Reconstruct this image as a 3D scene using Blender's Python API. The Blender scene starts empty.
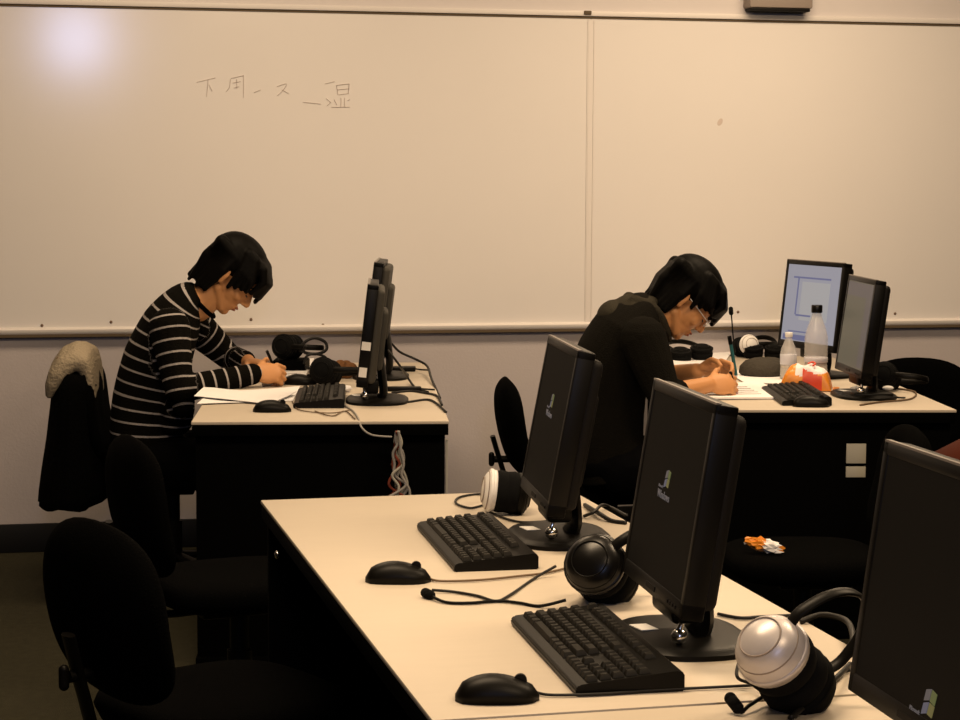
import bpy, bmesh, math, random
from mathutils import Vector, Matrix, Euler
random.seed(7)
R = math.radians
S = bpy.context.scene
COL = S.collection

# ---------------------------------------------------------------- camera, world, lights, exposure
# room axes: x along the whiteboard wall, y towards it, z up; the photographer stands at the origin
F_PX, PITCH, YAW, ROLL, CAM_Z = 1950.0, math.atan(185 / 1950.0), R(11.3), R(0.28), 1.45
CAM_M = Matrix.Rotation(-YAW, 4, 'Z') @ Matrix.Rotation(math.pi / 2 - PITCH, 4, 'X') @ Matrix.Rotation(ROLL, 4, 'Z')
cam_data = bpy.data.cameras.new('camera')
cam_data.sensor_width = 36.0
cam_data.lens = F_PX / 960 * 36.0
cam_data.clip_start = 0.05
cam = bpy.data.objects.new('camera', cam_data)
COL.objects.link(cam)
cam.matrix_world = Matrix.Translation((0, 0, CAM_Z)) @ CAM_M
S.camera = cam

world = bpy.data.worlds.new('world')
S.world = world
world.use_nodes = True
world.node_tree.nodes['Background'].inputs[0].default_value = (1.0, 0.72, 0.48, 1)
world.node_tree.nodes['Background'].inputs[1].default_value = 0.015

S.view_settings.view_transform = 'Standard'
S.view_settings.look = 'None'
S.view_settings.gamma = 1.0
S.view_settings.use_curve_mapping = False
S.view_settings.exposure = 0.10
S.cycles.diffuse_bounces = 2
S.cycles.glossy_bounces = 3
S.cycles.sample_clamp_indirect = 4.0

def area_light(name, loc, size, size_y, power, color, target=None):
    d = bpy.data.lights.new(name, 'AREA')
    d.shape = 'RECTANGLE'
    d.size, d.size_y, d.energy, d.color = size, size_y, power, color
    o = bpy.data.objects.new(name, d)
    COL.objects.link(o)
    o.location = loc
    if target is not None:
        o.rotation_euler = (Vector(target) - Vector(loc)).to_track_quat('-Z', 'Y').to_euler()
    return o

WARM = (1.0, 0.74, 0.47)
for lx, ly, pw in ((0.3, 6.2, 31), (2.6, 6.2, 50), (0.3, 3.2, 56), (2.6, 3.2, 58), (1.4, 0.6, 48)):
    area_light('ceiling_lamp', (lx, ly, 2.86), 1.2, 0.6, pw, WARM)
area_light('daylight', (-0.10, -3.0, 2.66), 0.45, 0.50, 24, (0.5, 0.60, 1.0), (-0.03, 7.55, 1.97))

# ---------------------------------------------------------------- helpers
def ray(px, py):
    return CAM_M @ Vector(((px - 480) / F_PX, -(py - 360) / F_PX, -1.0))
def at_z(px, py, z=0.73):
    d = ray(px, py)
    return Vector((0, 0, CAM_Z)) + d * ((z - CAM_Z) / d.z)
def at_y(px, py, y):
    d = ray(px, py)
    return Vector((0, 0, CAM_Z)) + d * (y / d.y)

def mat(name, color, rough=0.5, spec=0.5, metal=0.0, noise=None, bump=None, emit=None, trans=0.0, alpha=1.0):
    m = bpy.data.materials.new(name)
    m.use_nodes = True
    nt = m.node_tree
    b = nt.nodes['Principled BSDF']
    b.inputs['Base Color'].default_value = (*color, 1)
    b.inputs['Roughness'].default_value = rough
    b.inputs['Specular IOR Level'].default_value = spec
    b.inputs['Metallic'].default_value = metal
    if trans: b.inputs['Transmission Weight'].default_value = trans
    if alpha < 1: b.inputs['Alpha'].default_value = alpha
    if emit:
        b.inputs['Emission Color'].default_value = (*emit[0], 1)
        b.inputs['Emission Strength'].default_value = emit[1]
    tc = nt.nodes.new('ShaderNodeTexCoord')
    if noise:
        scale, amount, stretch = noise
        mp = nt.nodes.new('ShaderNodeMapping')
        mp.inputs['Scale'].default_value = stretch
        n = nt.nodes.new('ShaderNodeTexNoise')
        n.inputs['Scale'].default_value = scale
        n.inputs['Detail'].default_value = 4
        mx = nt.nodes.new('ShaderNodeMix')
        mx.data_type = 'RGBA'
        mx.inputs['A'].default_value = tuple(c * (1 - amount) for c in color) + (1,)
        mx.inputs['B'].default_value = tuple(min(1, c * (1 + amount)) for c in color) + (1,)
        nt.links.new(tc.outputs['Object'], mp.inputs['Vector'])
        nt.links.new(mp.outputs['Vector'], n.inputs['Vector'])
        nt.links.new(n.outputs['Fac'], mx.inputs['Factor'])
        nt.links.new(mx.outputs['Result'], b.inputs['Base Color'])
    if bump:
        n2 = nt.nodes.new('ShaderNodeTexNoise')
        n2.inputs['Scale'].default_value = bump[0]
        bp = nt.nodes.new('ShaderNodeBump')
        bp.inputs['Strength'].default_value = bump[1]
        bp.inputs['Distance'].default_value = 0.01
        nt.links.new(tc.outputs['Object'], n2.inputs['Vector'])
        nt.links.new(n2.outputs['Fac'], bp.inputs['Height'])
        nt.links.new(bp.outputs['Normal'], b.inputs['Normal'])
    return m

ONE = (1, 1, 1)
M = {
    'wall': mat('wall_paint', (0.52, 0.475, 0.48), 0.8, 0.2, noise=(6, 0.04, ONE), bump=(120, 0.08)),
    'wall_lit': mat('wall_paint_lit_tone', (0.66, 0.62, 0.62), 0.8, 0.2, noise=(6, 0.03, ONE)),  # lighter copy of the wall paint, with lamp light put into the colour
    'ceiling': mat('ceiling_paint', (0.7, 0.7, 0.68), 0.9, 0.2),
    'floor': mat('carpet', (0.036, 0.033, 0.020), 0.95, 0.1, noise=(40, 0.35, ONE), bump=(300, 0.4)),
    'base': mat('baseboard_black', (0.006, 0.006, 0.006), 0.6, 0.3),
    'board': mat('whiteboard_enamel', (0.78, 0.75, 0.74), 0.13, 0.5, noise=(1.6, 0.03, ONE)),
    'rail': mat('aluminium_rail', (0.74, 0.70, 0.68), 0.45, 0.4),
    'groove': mat('rail_shadow_gap', (0.11, 0.08, 0.05), 0.7, 0.2),
    'ink': mat('faded_marker_ink', (0.60, 0.52, 0.48), 0.8, 0.1),
    'screw': mat('screw', (0.16, 0.10, 0.07), 0.5, 0.4),
    'box': mat('grey_box', (0.30, 0.25, 0.22), 0.6, 0.3),
    'top': mat('desk_laminate', (0.545, 0.475, 0.385), 0.45, 0.25, noise=(9, 0.035, (1, 6, 1))),
    'black': mat('black_plastic', (0.0035, 0.003, 0.0022), 0.42, 0.13),
    'panel': mat('black_panel', (0.0008, 0.0008, 0.0008), 0.8, 0.03),
    'chair': mat('chair_fabric', (0.0010, 0.0010, 0.0010), 0.95, 0.02, bump=(250, 0.3)),
    'bezel': mat('monitor_bezel', (0.0035, 0.003, 0.0025), 0.4, 0.16),
    'bezel_highlight': mat('monitor_edge_highlight', (0.16, 0.14, 0.13), 0.35, 0.5),
    'back': mat('monitor_back', (0.006, 0.005, 0.0045), 0.6, 0.15),
    'back_grey': mat('grey_monitor_back', (0.05, 0.046, 0.038), 0.6, 0.2),
    'screen': mat('dark_screen', (0.002, 0.0017, 0.0012), 0.6, 0.05, emit=((1.0, 0.72, 0.5), 0.003)),
    'sticker': mat('white_sticker', (0.8, 0.78, 0.75), 0.6, 0.3),
    'chrome': mat('chrome', (0.75, 0.73, 0.7), 0.18, 0.5, metal=1.0),
    'silver': mat('silver_plastic', (0.60, 0.56, 0.56), 0.38, 0.4, metal=0.3),
    'white': mat('white_plastic', (0.78, 0.76, 0.74), 0.4, 0.4),
    'gloss': mat('gloss_black', (0.004, 0.0035, 0.003), 0.3, 0.3),
    'foam': mat('black_foam', (0.004, 0.004, 0.004), 0.95, 0.1),
    'key': mat('keycap', (0.010, 0.0085, 0.006), 0.5, 0.12),
    'cable': mat('black_cable', (0.008, 0.007, 0.006), 0.5, 0.3),
    'cable_tan': mat('brown_cable', (0.14, 0.09, 0.05), 0.5, 0.3),
    'cable_pale': mat('pale_cable', (0.30, 0.28, 0.26), 0.6, 0.3),
    'cable_red': mat('red_cable', (0.20, 0.04, 0.02), 0.6, 0.3),
    'paper': mat('paper', (0.88, 0.86, 0.86), 0.8, 0.2),
    'paper_line': mat('pencil_writing', (0.35, 0.33, 0.33), 0.9, 0.1),
    'skin': mat('skin', (0.60, 0.285, 0.115), 0.5, 0.3, noise=(14, 0.08, ONE)),
    'lips': mat('lips', (0.34, 0.10, 0.06), 0.45, 0.4),
    'eye': mat('eye', (0.02, 0.015, 0.012), 0.3, 0.5),
    'hair': mat('black_hair', (0.0016, 0.0012, 0.0008), 0.55, 0.07),
    'denim': mat('dark_trousers', (0.0018, 0.0018, 0.0022), 0.9, 0.04),
    'shoe': mat('dark_shoe', (0.004, 0.004, 0.004), 0.6, 0.1),
    'shoe2': mat('brown_sneaker', (0.35, 0.16, 0.08), 0.6, 0.3),
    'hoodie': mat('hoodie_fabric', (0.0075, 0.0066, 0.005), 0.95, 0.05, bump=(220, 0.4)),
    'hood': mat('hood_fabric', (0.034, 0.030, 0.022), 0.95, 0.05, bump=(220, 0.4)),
    'coat': mat('coat_fabric', (0.0012, 0.0012, 0.0012), 0.95, 0.03, bump=(150, 0.4)),
    'lining': mat('coat_lining', (0.30, 0.25, 0.18), 0.95, 0.1, bump=(90, 0.6)),
    'clear': mat('clear_plastic', (0.82, 0.80, 0.78), 0.12, 0.5, alpha=0.36),
    'label': mat('bottle_label', (0.62, 0.62, 0.68), 0.5, 0.3),
    'water': mat('bottle_drink', (0.70, 0.62, 0.52), 0.1, 0.5, alpha=0.6),
    'orange': mat('packet_orange', (0.88, 0.30, 0.03), 0.35, 0.5),
    'red': mat('packet_red', (0.75, 0.06, 0.01), 0.35, 0.5),
    'teal': mat('teal_pen', (0.02, 0.12, 0.13), 0.4, 0.4),
    'pink': mat('pink_pen', (0.55, 0.30, 0.26), 0.4, 0.4),
    'brown': mat('brown_cushion', (0.20, 0.09, 0.035), 0.8, 0.2, bump=(60, 0.8)),
    'dark_grey': mat('dark_grey_cloth', (0.055, 0.048, 0.038), 0.9, 0.1, bump=(80, 0.5)),
    'red_brown': mat('red_brown_fabric', (0.055, 0.012, 0.006), 0.9, 0.1),
    'pale_grey': mat('grey_plate', (0.42, 0.40, 0.34), 0.6, 0.3),
    'win_grey': mat('logo_grey', (0.05, 0.045, 0.045), 0.5, 0.2, emit=((0.75, 0.68, 0.7), 0.085)),
    'win_blue': mat('logo_blue', (0.05, 0.05, 0.06), 0.5, 0.2, emit=((0.62, 0.62, 0.85), 0.10)),
    'win_green': mat('logo_green', (0.05, 0.06, 0.03), 0.5, 0.2, emit=((0.6, 0.68, 0.25), 0.10)),
    'win_red': mat('logo_red', (0.05, 0.04, 0.02), 0.5, 0.2, emit=((0.7, 0.5, 0.4), 0.10)),
    'win_yellow': mat('logo_yellow', (0.05, 0.05, 0.02), 0.5, 0.2, emit=((0.75, 0.65, 0.25), 0.12)),
    'scr_blue': mat('lit_screen_blue', (0.02, 0.02, 0.03), 0.4, 0.3, emit=((0.27, 0.265, 0.305), 0.92)),
    'scr_pale': mat('lit_screen_window', (0.02, 0.02, 0.03), 0.4, 0.3, emit=((0.30, 0.29, 0.29), 1.0)),
    'scr_line': mat('lit_screen_line', (0.02, 0.02, 0.03), 0.4, 0.3, emit=((0.13, 0.14, 0.26), 0.8)),
    'scr_grey': mat('lit_screen_grey', (0.02, 0.02, 0.02), 0.4, 0.3, emit=((0.14, 0.13, 0.09), 0.42)),
    'scr_mauve': mat('lit_screen_band', (0.02, 0.02, 0.02), 0.4, 0.3, emit=((0.14, 0.12, 0.125), 0.42)),
}

def stripe_mat():
    m = mat('striped_knit', (0.006, 0.0055, 0.005), 0.95, 0.04, bump=(200, 0.4))
    nt = m.node_tree
    b = nt.nodes['Principled BSDF']
    at = nt.nodes.new('ShaderNodeAttribute')
    at.attribute_name = 'stripe'
    pm = nt.nodes.new('ShaderNodeMath'); pm.operation = 'PINGPONG'; pm.inputs[1].default_value = 0.021
    lt = nt.nodes.new('ShaderNodeMath'); lt.operation = 'LESS_THAN'; lt.inputs[1].default_value = 0.0034
    mx = nt.nodes.new('ShaderNodeMix'); mx.data_type = 'RGBA'
    mx.inputs['A'].default_value = (0.0045, 0.004, 0.003, 1)
    mx.inputs['B'].default_value = (0.34, 0.31, 0.30, 1)
    nt.links.new(at.outputs['Fac'], pm.inputs[0])
    nt.links.new(pm.outputs[0], lt.inputs[0])
    nt.links.new(lt.outputs[0], mx.inputs['Factor'])
    nt.links.new(mx.outputs['Result'], b.inputs['Base Color'])
    return m
M['stripes'] = stripe_mat()

def world_of(o):
    m = o.matrix_basis.copy()
    return world_of(o.parent) @ o.matrix_parent_inverse @ m if o.parent else m

def link_mesh(name, me, m, parent=None, smooth=True, W=False):
    o = bpy.data.objects.new(name, me)
    COL.objects.link(o)
    for mm in (m if isinstance(m, (list, tuple)) else [m]):
        me.materials.append(M[mm] if isinstance(mm, str) else mm)
    if smooth:
        for p in me.polygons: p.use_smooth = True
    if parent:
        o.parent = parent
        if W:
            o.matrix_parent_inverse = world_of(parent).inverted()
    return o

def obj(name, bm, m, parent=None, smooth=False, W=False, sharp=40):
    bmesh.ops.recalc_face_normals(bm, faces=bm.faces)
    me = bpy.data.meshes.new(name)
    bm.to_mesh(me)
    bm.free()
    o = link_mesh(name, me, m, parent, True, W)
    if not smooth:
        me.set_sharp_from_angle(angle=R(sharp))
    return o

def tag(o, label, cat, group=None):
    o['label'], o['category'] = label, cat
    if group: o['group'] = group
    return o
def thing(name, label, cat, loc=(0, 0, 0), rz=0.0, group=None):
    o = bpy.data.objects.new(name, None)
    COL.objects.link(o)
    o.location = loc
    o.rotation_euler = (0, 0, rz)
    o.empty_display_size = 0.05
    return tag(o, label, cat, group)
def struct(name, bm, m, **k):
    o = obj(name, bm, m, **k)
    o['kind'] = 'structure'
    return o
def copy_tree(o, parent=None):
    c = o.copy()
    COL.objects.link(c)
    if parent: c.parent = parent
    for ch in list(o.children): copy_tree(ch, c)
    return c
def copy_thing(o, label, loc, rz, group=None):
    c = copy_tree(o)
    c.location = loc
    c.rotation_euler = (0, 0, rz)
    c['label'] = label
    if group: c['group'] = group
    return c

def B(): return bmesh.new()
def box(bm, c, s, rot=None, bevel=0.0, seg=2):
    m = Matrix.Translation(c)
    if rot is not None: m = m @ rot.to_matrix().to_4x4()
    t = bmesh.new()
    bmesh.ops.create_cube(t, size=1.0, matrix=Matrix.Diagonal((*s, 1)))
    if bevel: bmesh.ops.bevel(t, geom=t.edges[:], offset=bevel, segments=seg, affect='EDGES', profile=0.5)
    bmesh.ops.transform(t, matrix=m, verts=t.verts)
    me = bpy.data.meshes.new('tmp')
    t.to_mesh(me); t.free()
    bm.from_mesh(me)
    bpy.data.meshes.remove(me)
    return bm
def ell(bm, c, r, rot=None, seg=20):
    m = Matrix.Translation(c)
    if rot is not None: m = m @ (rot if isinstance(rot, Matrix) else rot.to_matrix().to_4x4())
    if isinstance(r, (int, float)): r = (r, r, r)
    bmesh.ops.create_uvsphere(bm, u_segments=seg, v_segments=max(8, seg // 2), radius=1.0, matrix=m @ Matrix.Diagonal((*r, 1)))
    return bm
def cyl(bm, p0, p1, r0, r1=None, seg=20, caps=True):
    p0, p1 = Vector(p0), Vector(p1)
    d = p1 - p0
    m = Matrix.Translation((p0 + p1) / 2) @ d.to_track_quat('Z', 'Y').to_matrix().to_4x4()
    bmesh.ops.create_cone(bm, cap_ends=caps, segments=seg, radius1=r0, radius2=r0 if r1 is None else r1, depth=d.length, matrix=m)
    return bm
def cap(bm, p0, p1, r0, r1=None, seg=14):
    r1 = r0 if r1 is None else r1
    ell(bm, p0, r0, seg=seg); ell(bm, p1, r1, seg=seg)
    if (Vector(p1) - Vector(p0)).length > 1e-5: cyl(bm, p0, p1, r0, r1, seg)
    return bm
def chain(bm, pts, rs, seg=14):
    for i in range(len(pts) - 1): cap(bm, pts[i], pts[i + 1], rs[i], rs[i + 1], seg)
    return bm
def spline(pts, n=8):
    pts = [Vector(p) for p in pts]
    if len(pts) < 3:
        return [pts[0].lerp(pts[-1], i / n) for i in range(n + 1)]
    out = []
    for i in range(len(pts) - 1):
        p0, p1, p2, p3 = pts[max(0, i - 1)], pts[i], pts[i + 1], pts[min(len(pts) - 1, i + 2)]
        for k in range(n):
            t = k / n
            out.append(0.5 * ((2 * p1) + (p2 - p0) * t + (2 * p0 - 5 * p1 + 4 * p2 - p3) * t * t + (3 * p1 - p0 - 3 * p2 + p3) * t ** 3))
    out.append(pts[-1])
    return out
def loft(bm, rings, closed=True, capped=True):
    vs = [[bm.verts.new(p) for p in r] for r in rings]
    n = len(vs[0])
    for a, b in zip(vs, vs[1:]):
        for i in range(n if closed else n - 1):
            j = (i + 1) % n
            bm.faces.new((a[i], a[j], b[j], b[i]))
    if capped and closed:
        bm.faces.new(list(reversed(vs[0]))); bm.faces.new(vs[-1])
    return bm
def tube(bm, pts, r, n=8, seg=8, flat=None):
    c = spline(pts, n)
    up = Vector((0, 0, 1))
    rings = []
    prev = None
    for i, p in enumerate(c):
        t = (c[min(i + 1, len(c) - 1)] - c[max(i - 1, 0)]).normalized()
        if prev is None:
            a = t.cross(up)
            if a.length < 1e-3: a = t.cross(Vector((1, 0, 0)))
        else:
            a = prev - t * prev.dot(t)
        a.normalize(); prev = a
        b = t.cross(a)
        rr = r[min(len(r) - 1, i // n)] if isinstance(r, (list, tuple)) else r
        ra, rb = (rr, rr) if flat is None else flat
        rings.append([p + a * ra * math.cos(k * 2 * math.pi / seg) + b * rb * math.sin(k * 2 * math.pi / seg) for k in range(seg)])
    return loft(bm, rings)
def lathe(bm, prof, M4=None, seg=24):
    M4 = M4 or Matrix.Identity(4)
    rings = [[M4 @ Vector((r * math.cos(2 * math.pi * k / seg), r * math.sin(2 * math.pi * k / seg), z)) for k in range(seg)] for r, z in prof]
    return loft(bm, rings)
def prism(bm, poly, z0, z1):
    return loft(bm, [[Vector((x, y, z0)) for x, y in poly], [Vector((x, y, z1)) for x, y in poly]])
def remesh(bm, voxel, it=4):
    me = bpy.data.meshes.new('tmp')
    bm.to_mesh(me); bm.free()
    o = bpy.data.objects.new('tmp', me)
    COL.objects.link(o)
    md = o.modifiers.new('r', 'REMESH'); md.mode = 'VOXEL'; md.voxel_size = voxel
    if it:
        sm = o.modifiers.new('s', 'SMOOTH'); sm.iterations = it; sm.factor = 0.5
    dg = bpy.context.evaluated_depsgraph_get()
    out = bpy.data.meshes.new_from_object(o.evaluated_get(dg))
    bpy.data.objects.remove(o); bpy.data.meshes.remove(me)
    out.materials.clear()
    return out

# ---------------------------------------------------------------- the room
WALL_Y = 7.587
FY = WALL_Y - 0.014          # face of the whiteboard
CEIL = 2.9
struct('floor', box(B(), (1.6, 3.0, -0.05), (9.0, 12.0, 0.1)), 'floor')
struct('wall_back', box(B(), (1.6, WALL_Y + 0.06, CEIL / 2), (9.0, 0.12, CEIL)), 'wall')
struct('wall_back_lit_band', box(B(), (1.6, WALL_Y - 0.003, (2.097 + CEIL) / 2), (9.0, 0.008, CEIL - 2.097)), 'wall_lit')  # same wall; this band paints in the brighter light near the lamps
struct('ceiling', box(B(), (1.6, 3.0, CEIL + 0.05), (9.0, 12.0, 0.1)), 'ceiling')
struct('baseboard_back', box(B(), (1.6, WALL_Y - 0.007, 0.055), (9.0, 0.016, 0.11), bevel=0.003), 'base')

wb = thing('whiteboard', 'long two-panel white board with aluminium rails fixed to the rear wall', 'whiteboard', (1.95, WALL_Y, 0.84))
ZB, ZT = 0.845, 2.075
XJ = 1.955
for x0, x1 in ((-1.6, XJ - 0.002), (XJ + 0.002, 5.2)):
    obj('panel', box(B(), ((x0 + x1) / 2, WALL_Y - 0.007, (ZB + ZT) / 2), (x1 - x0, 0.014, ZT - ZB)), 'board', wb, W=True)
b = B(); box(b, (1.8, WALL_Y - 0.012, ZT + 0.012), (6.8, 0.024, 0.020), bevel=0.003)
obj('top_rail', b, 'rail', wb, W=True)
b = B(); box(b, (1.8, WALL_Y - 0.0085, ZT - 0.002), (6.8, 0.017, 0.010))
obj('rail_groove', b, 'groove', wb, W=True)
b = B(); prof = [(0, 0), (-0.028, 0.0), (-0.034, 0.008), (-0.034, 0.018), (-0.026, 0.024), (-0.014, 0.026), (0, 0.03)]
loft(b, [[Vector((x, WALL_Y + p[0], ZB - 0.006 + p[1])) for p in prof] for x in (-1.6, 5.2)])
obj('bottom_rail', b, 'rail', wb, W=True)
b = B(); box(b, (1.8, WALL_Y - 0.016, ZB - 0.011), (6.8, 0.03, 0.011))
obj('rail_gap', b, 'groove', wb, W=True)
b = B()
for dx in (-0.013, 0.013): box(b, (XJ + dx, FY, (ZB + ZT) / 2), (0.004, 0.006, ZT - ZB - 0.02))
box(b, (XJ, FY, (ZB + ZT) / 2), (0.02, 0.003, ZT - ZB - 0.02))
obj('joint_strip', b, 'rail', wb, W=True)
for sx, sy in ((42, 325.5), (111, 322), (251, 319.5), (323, 325), (895, 313.5), (738, 312)):
    p = at_y(sx, sy, FY)
    obj('screw', ell(B(), (p.x, FY, p.z), (0.006, 0.004, 0.006), seg=10), 'screw', wb, W=True)
p = at_y(587, 13, FY)
obj('clip', box(B(), (p.x, FY - 0.01, p.z), (0.03, 0.012, 0.016), bevel=0.003), 'groove', wb, W=True)
# the faint, half wiped handwriting
def G(u, v): return at_y(160 + u / 4.364, 60 + v / 4.364, FY)
strokes = [[(160, 97), (242, 78)], [(210, 86), (204, 160)], [(214, 108), (228, 136)],
           [(308, 84), (302, 120), (288, 138)], [(310, 80), (366, 68)], [(365, 66), (365, 165)], [(318, 100), (352, 94)],
           [(322, 122), (346, 116)], [(334, 84), (336, 126)], [(410, 142), (440, 130)],
           [(510, 116), (552, 104), (535, 135), (512, 155)], [(532, 130), (562, 146)],
           [(625, 184), (702, 192)], [(720, 104), (762, 94)],
           [(770, 110), (826, 104)], [(775, 130), (826, 125)], [(780, 152), (822, 146)], [(770, 108), (777, 152)], [(826, 104), (821, 148)],
           [(725, 168), (746, 186)], [(748, 206), (828, 205)], [(760, 172), (772, 196)], [(790, 165), (790, 204)], [(806, 165), (806, 204)], [(818, 178), (828, 172)], [(730, 200), (745, 184)]]
for i0, i1 in ((0, 3), (3, 9), (9, 10), (10, 12), (12, 13), (13, 14), (14, 26)):
    b = B()
    for st in strokes[i0:i1]: tube(b, [G(*q) for q in st], 0.003, n=4, seg=6, flat=(0.003, 0.0010))
    obj('handwriting', b, 'ink', wb, W=True)
p = at_y(720, 122, FY)
obj('smudge', ell(B(), (p.x, FY, p.z), (0.010, 0.0008, 0.016), Euler((0, 0.5, 0)), 12), 'ink', wb, W=True)

p = at_y(774, 5, WALL_Y)
wbx = thing('wall_box', 'grey box mounted on the wall above the right whiteboard panel', 'wall box', (p.x, WALL_Y, p.z))
obj('casing', box(B(), (p.x, WALL_Y - 0.045, 2.20), (0.265, 0.09, 0.16), bevel=0.008), 'box', wbx, W=True)
obj('bottom_cover', box(B(), (p.x, WALL_Y - 0.045, 2.115), (0.25, 0.075, 0.014), bevel=0.004), 'back', wbx, W=True)

# ---------------------------------------------------------------- desks: local x across (0..w), y along (0..length), origin at the near left corner on the floor
def desk(label, loc, rz, w, ln, group, near_panel=True):
    t = thing('desk', label, 'desk', loc, rz, group)
    obj('tabletop', box(B(), (w / 2, ln / 2, 0.7255), (w, ln, 0.009), bevel=0.002), 'top', t)
    obj('edge_band', box(B(), (w / 2, ln / 2, 0.7045), (w - 0.003, ln - 0.003, 0.033), bevel=0.002), 'panel', t)
    for yy in ((0.045, ln - 0.045) if near_panel else (ln - 0.045,)):
        obj('end_panel', box(B(), (w / 2, yy, 0.355), (w - 0.02, 0.025, 0.66), bevel=0.002), 'panel', t)
        obj('foot_rail', box(B(), (w / 2, yy, 0.0125), (w - 0.01, 0.05, 0.025), bevel=0.004), 'panel', t)
    obj('modesty_panel', box(B(), (w * 0.62, ln / 2, 0.44), (0.02, ln - 0.16, 0.49)), 'panel', t)
    return t
GD = 'long cream topped desks with black edges'
dF = desk('long cream desk in the foreground carrying two dark screens and a glossy black headset', (0.436, 2.493, 0), R(2.35), 0.715, 1.795, GD)
dN = desk('nearest cream desk, butted to the front of the foreground desk, under the silver headset', (0.509, 0.69, 0), R(2.35), 0.715, 1.795, GD)
dL = desk('cream desk at left rear where the person in the striped sweater writes', (0.28, 5.690, 0), R(-7.4), 0.752, 1.80, GD)
dR = desk('cream desk at right rear with bottles and an orange snack packet', (1.893, 5.735, 0), R(-9.0), 0.752, 1.80, GD)
obj('edge_highlight', box(B(), (0.7475, 0.045, 0.36), (0.005, 0.03, 0.62)), 'pale_grey', dL)  # pale strip painting the highlight along the panel edge
b = B(); ell(b, (-0.001, 1.52, 0.66), (0.006, 0.009, 0.009), seg=12)
obj('screw', b, 'chrome', dF)
pt = Matrix.Rotation(R(-9), 4, 'Z').inverted() @ (at_y(854, 458, 5.72) - Vector((1.893, 5.735, 0)))
pl = box(B(), (pt.x, 0.030, pt.z + 0.018), (0.062, 0.006, 0.062), bevel=0.001)
box(pl, (pt.x, 0.030, pt.z - 0.040), (0.062, 0.006, 0.034), bevel=0.001)
obj('wall_gap_patch', pl, 'pale_grey', dR)  # added pale plates standing in for wall seen through a panel gap

# ---------------------------------------------------------------- chairs: facing +x
def make_chair(label, loc, rz, group, bw=0.43, bh=0.36, bz=0.49, sz=0.45, tilt=8):
    t = thing('office_chair', label, 'chair', loc, rz, group)
    # seat: rounded cushion
    b = B()
    rings = []
    for z, k in ((sz - 0.065, 0.86), (sz - 0.055, 0.95), (sz - 0.03, 1.0), (sz - 0.012, 0.97), (sz, 0.86), (sz + 0.003, 0.5)):
        ring = []
        for i in range(32):
            a = 2 * math.pi * i / 32
            c, s = math.cos(a), math.sin(a)
            ring.append(Vector((0.225 * k * math.copysign(abs(c) ** 0.6, c), 0.225 * k * math.copysign(abs(s) ** 0.6, s), z)))
        rings.append(ring)
    obj('seat', loft(b, rings), 'chair', t, smooth=True)
    # backrest: rounded, wrapped cushion
    b = B()
    rings = []
    N = 24
    tl = math.tan(R(tilt))
    for i in range(N + 1):
        v = -math.cos(math.pi * i / N)
        ww = (bw / 2) * (1 - abs(v) ** 3.2) ** (1 / 2.4) + 0.004
        ww *= (1.0 if v < 0.2 else 1 - 0.10 * (v - 0.2))
        z = bz + bh * (v + 1) / 2
        th = 0.034 * (1 - abs(v) ** 6) + 0.004
        ring = []
        for k in range(20):
            a = 2 * math.pi * k / 20
            yy = ww * math.copysign(abs(math.cos(a)) ** 0.7, math.cos(a))
            xx = th * math.copysign(abs(math.sin(a)) ** 0.8, math.sin(a))
            bend = 0.5 * yy * yy - 0.03 * math.cos(v * 1.4)
            ring.append(Vector((-0.225 - tl * (z - bz) + xx + bend, yy, z)))
        rings.append(ring)
    obj('backrest', loft(b, rings), 'chair', t, smooth=True)
    b = B()
    tube(b, [(-0.05, 0, sz - 0.085), (-0.20, 0, sz - 0.09), (-0.275, 0, sz - 0.05), (-0.305, 0, bz + 0.02), (-0.315 - tl * 0.14, 0, bz + 0.14)], 0.02, flat=(0.024, 0.009))
    obj('back_bracket', b, 'black', t)
    b = B(); cyl(b, (-0.335, 0, bz + 0.06), (-0.27, 0, bz + 0.06), 0.012, seg=12); cap(b, (-0.345, 0, bz + 0.045), (-0.345, 0, bz + 0.075), 0.010)
    obj('knob', b, 'black', t)
    b = B(); box(b, (-0.02, 0, sz - 0.083), (0.2, 0.16, 0.03), bevel=0.006)
    obj('seat_plate', b, 'black', t)
    b = B(); cyl(b, (0, 0, 0.10), (0, 0, sz - 0.09), 0.025); cyl(b, (0, 0, 0.10), (0, 0, sz - 0.2), 0.032)
    obj('gas_column', b, 'black', t)
    for k in range(5):
        a = R(72 * k + 20)
        d = Vector((math.cos(a), math.sin(a), 0))
        b = B(); tube(b, [d * 0.02 + Vector((0, 0, 0.12)), d * 0.15 + Vector((0, 0, 0.105)), d * 0.27 + Vector((0, 0, 0.075))], 0.02, flat=(0.02, 0.014))
        lg = obj('leg', b, 'black', t)
        q = d * 0.27
        n = Vector((-d.y, d.x, 0))
        b = B(); cyl(b, q + n * 0.022 + Vector((0, 0, 0.028)), q - n * 0.022 + Vector((0, 0, 0.028)), 0.028, seg=16)
        cyl(b, q + Vector((0, 0, 0.03)), q + Vector((0, 0, 0.075)), 0.009, seg=10)
        obj('caster', b, 'black', lg)
    return t
GC = 'black office chairs'
chair0 = make_chair('black office chair at the left side of the foreground desk, round backrest turned away', (0.245, 3.80, 0), R(28), GC, bh=0.35, bz=0.455, sz=0.44)
copy_thing(chair0, 'black office chair under the person in the striped sweater, a coat over its back', (0.27, 6.83, 0), R(-7.4), GC)
copy_thing(chair0, 'black office chair before the end of the left rear desk, lost in shadow', (0.36, 4.92, 0), R(14), GC)
chair1 = make_chair('black office chair behind the hoodie wearer, seen beyond the farthest foreground screen', (1.675, 6.42, 0), R(-6), GC, bh=0.34, bz=0.425, sz=0.42, tilt=11)
copy_thing(chair1, 'black office chair beyond the right rear desk, its round backrest against the wall', (2.99, 6.66, 0), R(-110), GC)
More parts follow.
